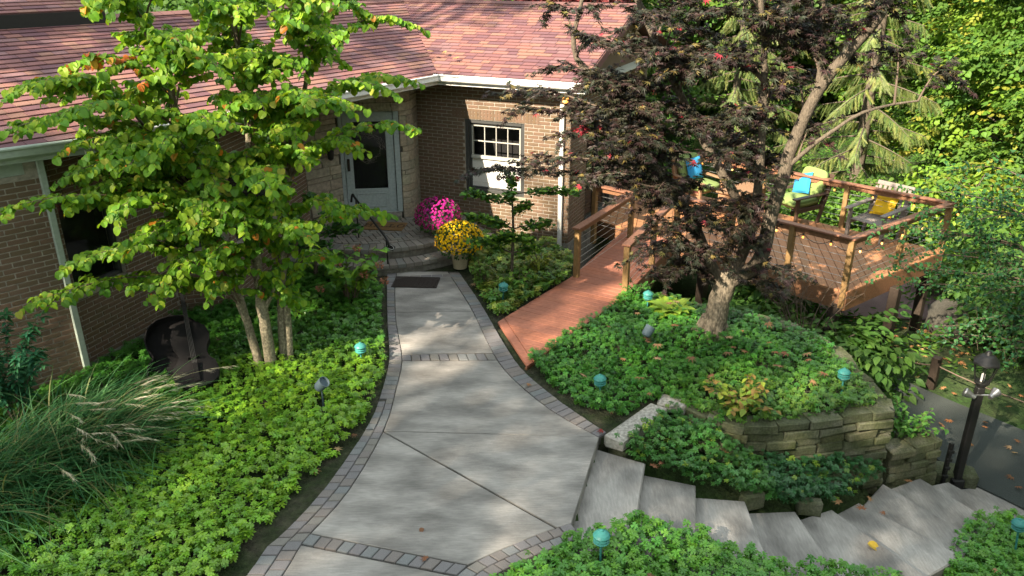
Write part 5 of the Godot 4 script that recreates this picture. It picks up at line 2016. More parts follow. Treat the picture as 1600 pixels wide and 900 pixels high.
	for q in [[-24.0, 7.7, 19.0, 3.6, 0.66, 360], [-21.5, 9.9, 19.6, 3.6, 0.66, 340], [-19.0, 12.2, 22.5, 3.8, 0.58, 540], [-17.0, 14.1, 22.6, 3.8, 0.6, 600], [-14.9, 16.1, 26.0, 3.8, 0.66, 560], [-12.6, 18.2, 21.5, 4.0, 0.6, 480], [-17.1, -2.3, 21.5, 1.9, 0.45, 360]]:
		rank += 1
		broadleaf("shade_tree", "tall broadleaf tree in the front garden behind the viewer, %s from the house" % nth[rank - 1], Vector3(q[0], -0.1, q[1]), q[2], q[3], q[4], shade, 0.8, q[5], mid, "front garden trees")
	rank = 0
	for q in [[17.0, -9.5, 13.0, 4.0], [15.0, -3.0, 14.0, 4.4], [14.5, 4.5, 14.0, 4.6], [21.5, -16.5, 14.0, 4.5]]:
		rank += 1
		broadleaf("roadside_tree", "tall broadleaf tree on the bank right of the drive, %s going uphill" % nth[rank - 1], Vector3(q[0], ground_h(q[0], q[1]) - 0.1, q[1]), q[2], q[3], 0.1, shade, 1.0, 1500, mid, "trees along the drive")
	for q in [[6.0, 9.5, 14.0, 4.4], [12.5, 10.5, 14.0, 4.6], [-0.5, 14.5, 15.0, 4.6]]:
		rank += 1
		broadleaf("roadside_tree", "tall broadleaf tree behind the viewer, %s along the garden's lower edge" % nth[rank - 5], Vector3(q[0], -1.2, q[1]), q[2], q[3], 0.1, shade, 1.0, 1500, mid, "trees along the drive")
	# grasses and leaf litter on the floor of the wood
	var gx := []
	var gc := []
	var lx := []
	var lc := []
	while gx.size() < 9000:
		var x := R.randf_range(4.4, 26.0)
		var z := R.randf_range(-46.0, -8.8)
		if z > -19.0 and x < 6.2 and z < -12.4 or (x < 9.4 and z > -12.0 and x > 5.4):
			continue
		var d := Vector3(R.randf_range(-0.7, 0.7), 1.0, R.randf_range(-0.7, 0.7))
		gx.append(aim(Vector3(x, ground_h(x, z) - 0.04, z), d, Vector3(R.randf_range(-1, 1), 0.3, R.randf_range(-1, 1)), R.randf_range(0.14, 0.34)))
		gc.append(vary([Color(0.07, 0.19, 0.03), Color(0.11, 0.24, 0.03), Color(0.05, 0.14, 0.03)][R.randi() % 3], 0.25))
	tag(many("woodland_undergrowth", spray_mesh(LANCE, 6, 0.6, 0.35), M.thin_leaf, gx, gc), "low green undergrowth covering the floor of the wood beyond the deck", "undergrowth")
	while lx.size() < 5200:
		var x := R.randf_range(5.2, 16.0)
		var z := R.randf_range(-18.0, -8.0)
		if x < 9.3 and z > -12.3 and R.randf() > 0.06 * (1.0 if x > 7 else 0.5):
			continue
		if x < 9.3 and z < -12.3 and R.randf() > 0.3:
			continue
		var onroad := x < 9.3 and z > -12.3 and x > 5.6
		lx.append(Transform3D(Basis(rv(1).normalized(), R.randf_range(0, 0.5)) * Basis(Vector3.UP, R.randf() * TAU).scaled(Vector3.ONE * R.randf_range(0.05, 0.1)), Vector3(x, (-1.47 if onroad else ground_h(x, z)) + R.randf_range(0.0, 0.05), z)))
		lc.append(vary([Color(0.30, 0.14, 0.05), Color(0.38, 0.20, 0.08), Color(0.22, 0.10, 0.04), Color(0.45, 0.30, 0.12)][R.randi() % 4], 0.25))
	tag(many("leaf_litter", star_leaf(), M.petal, lx, lc), "scattered brown leaf litter on the bank beyond the driveway", "leaf litter")

# ------------------------------------------------------------------ planting
func whorl_mesh(n: int, lower: int, half: Array, wide: float, up := 0.25) -> Mesh:
	var b := MB.new()
	for i in n:
		var a := TAU * i / n + R.randf_range(-0.2, 0.2)
		b.leaf(half, R.randf_range(0.85, 1.1), wide, 0.25, 0.25, aim(Vector3(0, 0, 0), Vector3(sin(a), up + R.randf_range(-0.15, 0.15), cos(a)), Vector3.UP))
	for i in lower:
		var a := TAU * (i + 0.5) / lower + R.randf_range(-0.3, 0.3)
		b.leaf(half, R.randf_range(0.9, 1.15), wide, 0.2, 0.3, aim(Vector3(0, -0.35, 0), Vector3(sin(a), R.randf_range(-0.25, 0.15), cos(a)), Vector3.UP))
	return b.mesh()

func fill(pg: PackedVector2Array, per: float, h: Callable, size: Vector2, lift: Vector2, palette: Callable, avoid: Array, xfs: Array, cols: Array) -> void:
	var lo := pg[0]
	var hi := pg[0]
	for p in pg:
		lo = lo.min(p)
		hi = hi.max(p)
	var n := int((hi.x - lo.x) * (hi.y - lo.y) * per)
	var wave := FastNoiseLite.new()
	wave.frequency = 1.1
	wave.seed = 4
	for i in n:
		var p := Vector2(R.randf_range(lo.x, hi.x), R.randf_range(lo.y, hi.y))
		if not inside(p, pg):
			continue
		var skip := false
		for a in avoid:
			skip = skip or p.distance_to(a[0]) < a[1]
		if skip:
			continue
		var y: float = h.call(p) + R.randf_range(lift.x, lift.y) + wave.get_noise_2d(p.x, p.y) * 0.12
		var t := Transform3D(Basis(Vector3.UP, R.randf() * TAU) * Basis(Vector3.RIGHT, R.randf_range(-0.5, 0.5)), Vector3(p.x, y, p.y))
		xfs.append(t.scaled_local(Vector3.ONE * R.randf_range(size.x, size.y)))
		cols.append(palette.call(p))

func build_beds() -> void:
	var spoon := [Vector2(0, 0), Vector2(0.16, 0.25), Vector2(0.40, 0.62), Vector2(0.30, 0.86), Vector2(0, 1)]
	var whorl := whorl_mesh(7, 5, spoon, 0.62)
	var leaf_tuft := whorl_mesh(5, 4, OVAL, 0.8, 0.5)
	var flat := func(p: Vector2) -> float: return -0.03
	var slope := func(p: Vector2) -> float: return ground_h(p.x, p.y)
	# the left bed, sun-bleached towards the walk
	var lb := poly([-7.6, -6.9, -5.5, -9.32, -5.05, -11.05, -4.2, -11.5, -3.8, -13.0, -2.75, -12.65, -2.15, -12.2, -2.02, -11.2, -1.90, -10.5, -1.73, -9.6, -1.70, -8.85, -1.75, -8.05, -1.92, -7.45, -2.24, -6.7, -2.45, -5.9, -2.55, -5.2, -2.8, -4.0, -7.6, -4.0])
	var xfs := []
	var cols := []
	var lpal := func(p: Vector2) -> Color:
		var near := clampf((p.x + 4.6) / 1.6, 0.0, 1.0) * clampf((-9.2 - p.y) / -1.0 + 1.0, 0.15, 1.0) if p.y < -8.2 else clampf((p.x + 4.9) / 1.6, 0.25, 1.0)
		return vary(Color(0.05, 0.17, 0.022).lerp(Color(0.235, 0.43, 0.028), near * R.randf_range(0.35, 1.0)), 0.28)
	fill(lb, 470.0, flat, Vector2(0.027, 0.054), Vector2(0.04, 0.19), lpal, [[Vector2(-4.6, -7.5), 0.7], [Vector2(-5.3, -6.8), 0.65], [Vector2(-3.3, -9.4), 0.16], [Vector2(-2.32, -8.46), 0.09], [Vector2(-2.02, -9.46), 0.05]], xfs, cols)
	var cut := int(xfs.size() * 0.93)
	tag(many("weeds", leaf_tuft, M.gloss_leaf, xfs.slice(cut), cols.slice(cut)), "rounder-leaved weeds dotted through the bright left bed", "weeds")
	xfs.resize(cut)
	cols.resize(cut)
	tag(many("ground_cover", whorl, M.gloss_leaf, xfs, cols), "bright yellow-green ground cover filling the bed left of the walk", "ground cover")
	# the maple bed, deeper green
	xfs = []
	cols = []
	var rb := poly([0.30, -9.28, 0.78, -8.52, 1.18, -8.02, 1.5, -8.35, 1.9, -8.6, 2.12, -8.36, 2.5, -8.0, 2.95, -7.97, 3.9, -8.19, 4.5, -8.42, 4.53, -9.1, 4.46, -9.6, 4.34, -10.3, 3.6, -11.0, 2.9, -11.3, 2.0, -11.95, 0.22, -9.6])
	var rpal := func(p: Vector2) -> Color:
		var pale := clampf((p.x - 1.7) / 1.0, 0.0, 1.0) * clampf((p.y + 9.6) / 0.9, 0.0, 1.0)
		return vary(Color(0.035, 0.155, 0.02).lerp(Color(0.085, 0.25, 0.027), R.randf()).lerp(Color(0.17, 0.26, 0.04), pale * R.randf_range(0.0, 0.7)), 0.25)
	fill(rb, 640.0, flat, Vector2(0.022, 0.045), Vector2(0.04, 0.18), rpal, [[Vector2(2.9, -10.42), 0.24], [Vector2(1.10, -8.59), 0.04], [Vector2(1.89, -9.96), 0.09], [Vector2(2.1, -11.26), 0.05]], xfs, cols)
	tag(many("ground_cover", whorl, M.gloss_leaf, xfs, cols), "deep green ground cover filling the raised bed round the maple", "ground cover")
	# dark ivy-like cover between the retaining wall and the steps
	xfs = []
	cols = []
	var mb := poly([1.15, -7.52, 1.5, -7.43, 2.02, -7.21, 2.56, -7.12, 3.14, -7.16, 3.66, -7.41, 4.13, -7.74, 4.62, -8.2, 3.9, -8.05, 2.95, -7.84, 2.5, -7.87, 2.2, -8.16, 1.95, -8.42, 1.45, -7.80])
	var mslope := func(p: Vector2) -> float: return ground_h(p.x, p.y) + 0.09 + 0.10 * clampf((-7.45 - p.y) / 0.3, 0.0, 1.0) + 0.12 * clampf(1.0 - absf(p.x - 2.35) / 0.5, 0.0, 1.0)
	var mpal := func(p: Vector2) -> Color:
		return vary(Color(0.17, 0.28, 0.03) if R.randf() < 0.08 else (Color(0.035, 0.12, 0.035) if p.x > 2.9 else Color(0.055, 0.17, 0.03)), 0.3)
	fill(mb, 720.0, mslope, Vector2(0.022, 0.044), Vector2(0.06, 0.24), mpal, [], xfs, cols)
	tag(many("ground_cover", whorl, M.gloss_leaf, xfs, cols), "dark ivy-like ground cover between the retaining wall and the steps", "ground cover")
	# the bed nearest the viewer, below the steps
	xfs = []
	cols = []
	var fb := poly([0.62, -6.02, 1.25, -6.38, 1.85, -6.38, 2.55, -6.22, 3.22, -6.22, 3.95, -6.42, 4.35, -6.68, 4.55, -6.55, 4.75, -6.85, 5.15, -7.4, 5.7, -7.86, 6.2, -8.05, 6.9, -7.6, 7.0, -4.5, 3.0, -3.5, -0.1, -3.5, -0.42, -4.6, -0.28, -5.3, -0.1, -5.55, 0.12, -5.66, 0.38, -5.82])
	var fpal := func(p: Vector2) -> Color:
		return vary(Color(0.06, 0.21, 0.025).lerp(Color(0.12, 0.30, 0.028), R.randf()), 0.22)
	fill(fb, 500.0, slope, Vector2(0.027, 0.055), Vector2(0.06, 0.24), fpal, [[Vector2(4.35, -6.35), 0.33], [Vector2(4.1, -6.0), 0.3], [Vector2(0.81, -5.77), 0.04]], xfs, cols)
	tag(many("ground_cover", whorl, M.gloss_leaf, xfs, cols), "green ground cover in the bed nearest the viewer below the steps", "ground cover")
	# mixed perennials by the cypress
	xfs = []
	cols = []
	var eb := poly([-0.72, -12.85, -0.38, -11.3, -0.12, -10.95, 0.98, -12.6, 1.1, -13.4, 0.8, -14.2, -0.4, -14.7, -1.2, -14.9, -0.75, -13.6])
	var epal := func(p: Vector2) -> Color:
		return vary([Color(0.10, 0.22, 0.03), Color(0.16, 0.27, 0.03), Color(0.06, 0.15, 0.03), Color(0.22, 0.26, 0.04)][R.randi() % 4], 0.25)
	fill(eb, 260.0, flat, Vector2(0.04, 0.075), Vector2(0.05, 0.22), epal, [[Vector2(-0.15, -11.6), 0.04]], xfs, cols)
	tag(many("ground_cover", whorl, M.gloss_leaf, xfs, cols), "mixed low plants in the small bed between walk and ramp", "ground cover")
	ornamental_grass()
	mums()
	cypress()
	shrubs()

func blade(len: float, w: float, bend: float) -> Mesh:
	var b := MB.new()
	var last := []
	for i in 8:
		var t := i / 7.0
		var p := Vector3(0, len * (t - bend * 0.62 * t * t), len * bend * t * t)
		var hw := w * (1.0 - t * t) * 0.5
		var pr := [p - Vector3(hw, 0, 0), p + Vector3(hw, 0, 0)]
		if i > 0:
			b.quad(last[0], last[1], pr[1], pr[0], Vector3(0, 0.6, -0.8).normalized())
		last = pr
	return b.mesh()

func ornamental_grass() -> void:
	var gr := thing("ornamental_grass", "large arching clump of ornamental grass with pale feathery plumes", "grass clump", Vector3(-4.7, 0, -7.35))
	var o := gr.position
	var bl := [blade(1.0, 0.019, 0.75), blade(1.0, 0.016, 0.98), blade(1.0, 0.017, 0.5)]
	for k in 3:
		var xfs := []
		var cols := []
		for i in 1050:
			var base := Vector3(R.randfn() * 0.30 - 0.05, -0.05, R.randfn() * 0.32)
			if R.randf() < 0.42:
				base += Vector3(-0.55, 0, 0.75)
			var a := R.randfn() * 0.95 + 1.35   # most blades lean towards the walk
			xfs.append(Transform3D(Basis(Vector3.UP, a) * Basis(Vector3.RIGHT, R.randf_range(-0.1, 0.45)), base).scaled_local(Vector3(1.0, 1.0, 1.0) * R.randf_range(0.6, 1.3)))
			cols.append(vary([Color(0.045, 0.155, 0.055), Color(0.075, 0.21, 0.07), Color(0.12, 0.27, 0.09), Color(0.20, 0.22, 0.09)][[0, 0, 1, 1, 2, 3][R.randi() % 6]], 0.2))
		many(["blades", "long_blades", "upright_blades"][k], bl[k], M.leaf, xfs, cols, gr)
	# plumes: a stem that arches over and a one-sided feathery head
	var shapes := []
	for v in 3:
		var b := MB.new()
		var ln := 1.25 + 0.15 * v
		var pts := []
		for i in 9:
			var t := i / 8.0
			pts.append(Vector3(0, ln * (t - 0.42 * t * t), ln * 0.62 * t * t))
		b.col = Color(0.30, 0.30, 0.16)
		b.tube(pts, taper(0.003, 0.0015, 9), 3, false)
		b.col = Color(0.58, 0.53, 0.40)
		for i in 34:
			var t := R.randf_range(0.82, 1.0)
			var f := t * 8.0
			var idx := mini(int(f), 7)
			var p: Vector3 = pts[idx].lerp(pts[idx + 1], f - idx)
			var d := Vector3(R.randf_range(-0.5, 0.5), R.randf_range(-0.25, 0.1), 1.0).normalized()
			var e := p + d * R.randf_range(0.05, 0.11)
			var w := Vector3(R.randf_range(-1, 1), R.randf_range(-1, 1), 0).normalized() * 0.0022
			b.tri(p - w, p + w, e)
		shapes.append(b.mesh())
	var pm := leaf_mat(0.6, 0.8)
	for i in 34:
		var base := Vector3(R.randfn() * 0.3, 0, R.randfn() * 0.3)
		var p := put("plume", shapes[i % 3], pm, gr)
		p.transform = Transform3D(Basis(Vector3.UP, R.randfn() * 0.5 + 1.45) * Basis(Vector3.RIGHT, R.randf_range(0.0, 0.35)), base).scaled_local(Vector3.ONE * R.randf_range(0.8, 1.12))

func mums() -> void:
	var fl := MB.new()
	for r in [[9, 1.0, 0.15], [7, 0.7, 0.6], [4, 0.4, 1.3]]:
		for i: int in r[0]:
			var a: float = TAU * i / r[0] + r[1]
			fl.leaf([Vector2(0, 0), Vector2(0.5, 0.55), Vector2(0, 1)], r[1], 0.34, 0.1, 0.1, aim(Vector3.ZERO, Vector3(sin(a), r[2], cos(a)), Vector3.UP))
	var fm := fl.mesh()
	for q in [[Vector3(-1.36, 0.36, -13.95), Color(0.50, 0.02, 0.26), "dome of magenta chrysanthemums in a pot on the porch", 0.43, 0.0], [Vector3(-0.92, 0.0, -13.15), Color(0.92, 0.62, 0.01), "dome of yellow chrysanthemums in a tan pot beside the porch steps", 0.42, 0.28]]:
		var mu := thing("chrysanthemum_pot", q[2], "potted flowers", q[0], 0.0, "potted chrysanthemums by the porch")
		var ph: float = 0.2 + q[4] * 0.6
		var b := MB.new()
		b.lathe([Vector2(0, 0), Vector2(0.12, 0), Vector2(0.165, ph), Vector2(0.18, ph), Vector2(0.18, ph + 0.03), Vector2(0.15, ph + 0.03), Vector2(0.14, ph - 0.02), Vector2(0, ph - 0.02)], 20)
		part("pot", b, M.pot, mu)
		var c := Vector3(0, ph + 0.14, 0)
		var xfs := []
		var cols := []
		for i in 620:
			var y := 1.0 - 1.35 * (i + 0.5) / 620.0
			var a := i * 2.39996
			var rr := sqrt(maxf(1.0 - y * y, 0.0))
			var n := (Vector3(cos(a) * rr, y, sin(a) * rr) + rv(0.09)).normalized()
			var p := c + Vector3(n.x * q[3], n.y * q[3] * 0.80, n.z * q[3]) * R.randf_range(0.93, 1.04)
			var t := aim(p, Vector3(n.z, 0.1, -n.x) + rv(0.2), n + rv(0.25))
			xfs.append(t.scaled_local(Vector3.ONE * R.randf_range(0.020, 0.031)))
			cols.append(vary(q[1], 0.22))
		many("blooms", fm, M.petal, xfs, cols, mu)
		xfs = []
		cols = []
		for i in 700:
			var n := Vector3(R.randfn(), R.randfn() * 0.9 + 0.1, R.randfn()).normalized()
			xfs.append(aim(c + Vector3(n.x, n.y * 0.78, n.z) * q[3] * R.randf_range(0.6, 0.96), n + rv(0.5), rv(1.0), R.randf_range(0.04, 0.07)))
			cols.append(vary(Color(0.045, 0.10, 0.03), 0.3))
		many("foliage", leaf_mesh(OVATE), M.leaf, xfs, cols, mu)

# flat fans of small scale-like shoots
func fan_mesh() -> Mesh:
	var b := MB.new()
	for i in 17:
		var a := lerpf(-1.15, 1.15, i / 16.0) + R.randf_range(-0.05, 0.05)
		var l := (1.0 - 0.35 * absf(a)) * R.randf_range(0.8, 1.1)
		b.leaf([Vector2(0.03, 0), Vector2(0.10, 0.4), Vector2(0.14, 0.75), Vector2(0, 1)], l, 0.75, 0.15, 0.2, aim(Vector3(sin(a) * 0.12, 0, 0.1), Vector3(sin(a), R.randf_range(-0.05, 0.12), cos(a)), Vector3.UP))
	return b.mesh()

func fan_shrub(called: String, label: String, cat: String, base: Vector3, top: Vector3, targets: Array, palette: Array, each: float, size: float) -> void:
	var tr := thing(called, label, cat, base)
	var stem := curve([base - Vector3(0, 0.1, 0), base.lerp(top, 0.5) + Vector3(0.04, 0, 0), top], 5)
	var loc := []
	for p in stem:
		loc.append(p - base)
	var b := MB.new()
	b.tube(loc, taper(0.035, 0.01, loc.size()), 7)
	var xfs := []
	var cols := []
	for e in targets + [top]:
		var s := nearest_on([stem], e, 0.22)
		var limb := bezier(s, s.lerp(e, 0.55) + Vector3(0, 0.06, 0), e, 8)
		loc = []
		for p in limb:
			loc.append(p - base)
		b.tube(loc, taper(0.013, 0.004, 9), 5, false)
		var n := int(s.distance_to(e) / each) + 12
		for i in n:
			var f := 0.25 + 0.75 * (i + R.randf()) / n
			var idx := mini(int(f * 8), 7)
			var p: Vector3 = limb[idx].lerp(limb[idx + 1], f * 8 - idx) - base
			var d: Vector3 = (limb[idx + 1] - limb[idx]).normalized()
			xfs.append(aim(p + rv(0.075) * Vector3(1.2, 0.8, 1.2), d * 0.8 + rv(0.8) + Vector3(0, 0.1, 0), Vector3(R.randf_range(-0.5, 0.5), 1, R.randf_range(-0.5, 0.5)), size * R.randf_range(0.65, 1.2)))
			cols.append(vary(palette[R.randi() % palette.size()], 0.25))
	part("trunk", b, M.bark, tr)
	many("foliage", fan_mesh(), M.leaf, xfs, cols, tr)

func cypress() -> void:
	var pal := [Color(0.10, 0.24, 0.025), Color(0.06, 0.16, 0.03), Color(0.17, 0.32, 0.03), Color(0.045, 0.12, 0.03)]
	fan_shrub("hinoki_cypress", "layered dwarf cypress with upswept fan branches before the brick wall", "shrub", Vector3(-0.02, 0, -12.64), Vector3(-0.02, 1.75, -12.7), [Vector3(-0.05, 1.53, -12.45), Vector3(-0.72, 1.56, -12.50), Vector3(0.63, 1.02, -12.50), Vector3(1.02, 1.60, -12.40), Vector3(-0.42, 1.15, -12.30), Vector3(0.43, 0.62, -12.40), Vector3(-0.64, 0.72, -12.50), Vector3(-0.10, 0.95, -12.20), Vector3(0.25, 1.35, -12.5), Vector3(-0.35, 0.85, -12.2), Vector3(0.3, 0.85, -12.25), Vector3(-0.75, 1.05, -12.8)], pal, 0.0035, 0.062)
	fan_shrub("yew_shrub", "dark green conifer shrub arching over the iron handrail", "shrub", Vector3(-3.35, 0, -12.55), Vector3(-3.3, 1.5, -12.5), [Vector3(-2.7, 1.25, -12.3), Vector3(-2.55, 0.95, -12.5), Vector3(-3.0, 0.75, -12.2), Vector3(-3.7, 1.2, -12.3), Vector3(-2.75, 1.0, -12.8), Vector3(-3.6, 0.7, -12.4), Vector3(-2.85, 0.55, -12.3)], [Color(0.05, 0.15, 0.03), Color(0.09, 0.2, 0.03), Color(0.035, 0.10, 0.03)], 0.006, 0.07)

# leafy stems rising from one root
func stem_shrub(called: String, label: String, cat: String, base: Vector3, h: float, spread: float, stems: int, leaf: Mesh, size: float, per: int, palette: Array, lean := Vector3.ZERO) -> Node3D:
	var tr := thing(called, label, cat, base)
	var b := MB.new()
	var xfs := []
	var cols := []
	for i in stems:
		var a := TAU * i / stems + R.randf()
		var e := Vector3(cos(a), 0, sin(a)) * spread * R.randf_range(0.4, 1.0) + Vector3(0, h * R.randf_range(0.6, 1.0), 0) + lean * R.randf_range(0.5, 1.0)
		var st := bezier(Vector3(cos(a), 0, sin(a)) * 0.05 - Vector3(0, 0.08, 0), Vector3(e.x * 0.3, e.y * 0.75, e.z * 0.3), e, 7)
		b.tube(st, taper(0.009, 0.003, 8), 4, false)
		for q in per:
			var f := 0.3 + 0.7 * (q + R.randf()) / per
			var idx := mini(int(f * 7), 6)
			var p: Vector3 = st[idx].lerp(st[idx + 1], f * 7 - idx)
			var az := R.randf() * TAU
			xfs.append(aim(p, Vector3(cos(az), R.randf_range(-0.5, 0.4), sin(az)), Vector3(R.randf_range(-0.4, 0.4), 1, R.randf_range(-0.4, 0.4)), size * R.randf_range(0.65, 1.15)))
			cols.append(vary(palette[R.randi() % palette.size()], 0.22))
	part("stems", b, M.twig, tr)
	many("leaves", leaf, M.leaf, xfs, cols, tr)
	return tr

func shrubs() -> void:
	var ov := leaf_mesh(OVATE, 0.2, 0.25)
	var lan := leaf_mesh(LANCE, 0.2, 0.3)
	var hy := stem_shrub("hydrangea", "hydrangea with large green leaves and dry russet flower heads by the walk", "shrub", Vector3(-2.55, 0, -11.55), 0.95, 0.62, 22, ov, 0.15, 11, [Color(0.13, 0.27, 0.03), Color(0.18, 0.32, 0.03), Color(0.08, 0.2, 0.03)], Vector3(0.12, 0, 0.1))
	var dot := MB.new()
	for i in 46:
		var n := Vector3(R.randfn(), R.randfn(), R.randfn()).normalized()
		dot.leaf([Vector2(0, 0), Vector2(0.5, 0.5), Vector2(0, 1)], 0.5, 0.5, 0.2, 0.1, aim(n * 0.75, n + rv(0.9), n))
	var dm := dot.mesh()
	var russet := leaf_mat(0.4, 0.8)
	russet.albedo_color = Color(0.30, 0.13, 0.08).linear_to_srgb()
	for q in [Vector3(0.15, 0.92, -0.05), Vector3(0.52, 0.72, 0.15), Vector3(0.60, 0.50, 0.25), Vector3(0.3, 0.62, 0.3), Vector3(-0.35, 0.45, 0.45), Vector3(-0.1, 0.8, 0.25)]:
		put("flower_head", dm, russet, hy, Transform3D(Basis().scaled(Vector3(0.075, 0.06, 0.075)), q))
	# perennials in the entry bed
	for q in [[Vector3(-0.52, 0, -12.3), 0.5, 0.26, 12, lan, 0.10, [Color(0.12, 0.22, 0.04), Color(0.09, 0.17, 0.03)], "leggy perennial with dried russet heads left of the cypress"], [Vector3(0.48, 0, -12.75), 0.48, 0.3, 16, lan, 0.09, [Color(0.26, 0.30, 0.04), Color(0.18, 0.27, 0.03)], "yellow-green feathery plant between the cypress and the ramp post"], [Vector3(-0.75, 0, -13.35), 0.55, 0.3, 12, ov, 0.09, [Color(0.16, 0.28, 0.03)], "leafy plant beside the yellow flowers"], [Vector3(0.72, 0, -12.3), 0.3, 0.26, 10, ov, 0.07, [Color(0.12, 0.24, 0.03)], "low plant against the ramp edge"], [Vector3(-0.30, 0, -11.55), 0.25, 0.2, 9, ov, 0.07, [Color(0.10, 0.24, 0.03)], "low leafy plant behind the path light at the bed's point"], [Vector3(0.1, 0, -12.05), 0.4, 0.3, 12, lan, 0.12, [Color(0.15, 0.27, 0.03), Color(0.08, 0.2, 0.03)], "strap-leaved plant in front of the cypress trunk"]]:
		stem_shrub("perennial", q[7], "plant", q[0], q[1], q[2], q[3], q[4], q[5], 11, q[6])
	# hosta
	var ho := thing("hosta", "broad-leaved yellow-green hosta at the foot of the maple", "plant", Vector3(2.45, 0, -11.1))
	for i in 22:
		var a := TAU * i / 11.0 + R.randf_range(-0.2, 0.2)
		var b := MB.new()
		b.col = vary(Color(0.20, 0.32, 0.035), 0.2)
		var tier := 0.35 if i < 11 else 0.9
		b.leaf(OVATE, R.randf_range(0.27, 0.36), 0.25, 0.25, 0.45, aim(Vector3(sin(a) * 0.06, 0.08, cos(a) * 0.06), Vector3(sin(a), tier, cos(a)), Vector3.UP))
		part("leaf", b, M.leaf, ho)
	stem_shrub("pale_shrub", "small yellowing shrub spilling over the retaining wall", "shrub", Vector3(2.78, 0.0, -8.3), 0.5, 0.5, 22, ov, 0.085, 15, [Color(0.26, 0.33, 0.04), Color(0.20, 0.30, 0.04), Color(0.32, 0.22, 0.06)], Vector3(-0.15, -0.05, 0.25))
	stem_shrub("wall_weed", "feathery green weed growing behind the low wall by the lamp post", "plant", Vector3(5.15, -1.0, -8.95), 0.75, 0.4, 16, lan, 0.085, 22, [Color(0.09, 0.25, 0.04), Color(0.13, 0.29, 0.05)], Vector3(0.15, 0, 0))
	stem_shrub("corner_shrub", "blue-green leafy shrub against the brick at the left edge", "shrub", Vector3(-5.75, 0, -7.95), 1.45, 0.5, 15, whorl_mesh(6, 4, OVATE, 0.5), 0.11, 9, [Color(0.03, 0.13, 0.06), Color(0.045, 0.16, 0.06)], Vector3(0.1, 0, 0.1))
	stem_shrub("fern", "small fern by the dark stairwell under the ramp", "plant", Vector3(2.0, 0, -11.65), 0.35, 0.3, 12, lan, 0.07, 14, [Color(0.06, 0.18, 0.03)])
	# bare twiggy shrub in front of the deck corner
	var bt := thing("bare_shrub", "leafless twiggy shrub in front of the deck's corner post", "shrub", Vector3(4.75, -1.5, -11.75))
	var tb := MB.new()
	for i in 13:
		var a := R.randf() * TAU
		var e := Vector3(cos(a) * 0.9, R.randf_range(1.5, 2.15), sin(a) * 0.35)
		var st := bezier(Vector3.ZERO, Vector3(e.x * 0.2, e.y * 0.7, e.z * 0.3), e, 8)
		tb.tube(st, taper(0.012, 0.003, 9), 4, false)
		for q in 9:
			var p: Vector3 = st[R.randi_range(4, 8)]
			var f := p + rv(0.3)
			tb.tube([p, (p + f) * 0.5 + rv(0.04), f], [0.004, 0.003, 0.0015], 3, false)
	part("branches", tb, M.twig, bt)

# ------------------------------------------------------------------ small things
func path_light(label: String, o: Vector3, tilt := 0.0) -> void:
	var pl := thing("path_light", label, "light", o, R.randf() * TAU, "path lights in the beds")
	pl.rotation.z = tilt
	var b := MB.new()
	b.lathe([Vector2(0.0, -0.12), Vector2(0.012, -0.1), Vector2(0.012, 0.24), Vector2(0.0, 0.24)], 8)
	part("stake", b, M.teal, pl)
	b = MB.new()
	b.lathe([Vector2(0.0, 0.215), Vector2(0.04, 0.215), Vector2(0.055, 0.235), Vector2(0.0, 0.24)], 18)
	part("base", b, M.teal, pl)
	b = MB.new()
	b.lathe([Vector2(0.048, 0.235), Vector2(0.05, 0.26), Vector2(0.05, 0.31), Vector2(0.048, 0.325)], 18)
	part("lens", b, M.lens, pl)
	for y in [0.262, 0.292]:
		b = MB.new()
		b.lathe([Vector2(0.05, y + 0.008), Vector2(0.074, y - 0.006), Vector2(0.074, y - 0.010), Vector2(0.05, y - 0.001)], 20)
		part("louvre", b, M.teal, pl)
	b = MB.new()
	b.lathe([Vector2(0.0, 0.322), Vector2(0.05, 0.322), Vector2(0.078, 0.314), Vector2(0.080, 0.322), Vector2(0.066, 0.342), Vector2(0.038, 0.362), Vector2(0.016, 0.370), Vector2(0.014, 0.380), Vector2(0.0, 0.384)], 22)
	part("cap", b, M.teal, pl)

func spot(label: String, o: Vector3, turn: float) -> void:
	var sp := thing("garden_spotlight", label, "light", o, turn)
	var b := MB.new()
	b.tube([Vector3(0, -0.1, 0), Vector3(0, 0.19, 0)], [0.011, 0.011], 7)
	part("stake", b, M.spot_metal, sp)
	var t := Transform3D(Basis(Vector3.RIGHT, 0.75), Vector3(0, 0.22, 0))
	b = MB.new()
	b.lathe([Vector2(0.0, -0.08), Vector2(0.05, -0.075), Vector2(0.065, -0.05), Vector2(0.072, 0.08), Vector2(0.066, 0.08), Vector2(0.06, 0.05), Vector2(0.0, 0.045)], 18, t)
	part("hood", b, M.spot_metal, sp)
	b = MB.new()
	b.lathe([Vector2(0.0, 0.056), Vector2(0.058, 0.056)], 18, t)
	part("lens", b, M.glass, sp)

func fallen(label: String, o: Vector3, c: Color, size: float, mesh: Mesh, group := "") -> void:
	var m := StandardMaterial3D.new()
	m.albedo_color = (c * 0.62).linear_to_srgb()
	m.roughness = 0.8
	m.cull_mode = BaseMaterial3D.CULL_DISABLED
	var l := put("fallen_leaf", mesh, m, null, Transform3D(Basis(rv(1).normalized(), R.randf_range(0, 0.45 if group else 0.12)) * Basis(Vector3.UP, R.randf() * TAU), o).scaled_local(Vector3.ONE * size))
	tag(l, label, "leaf", group)

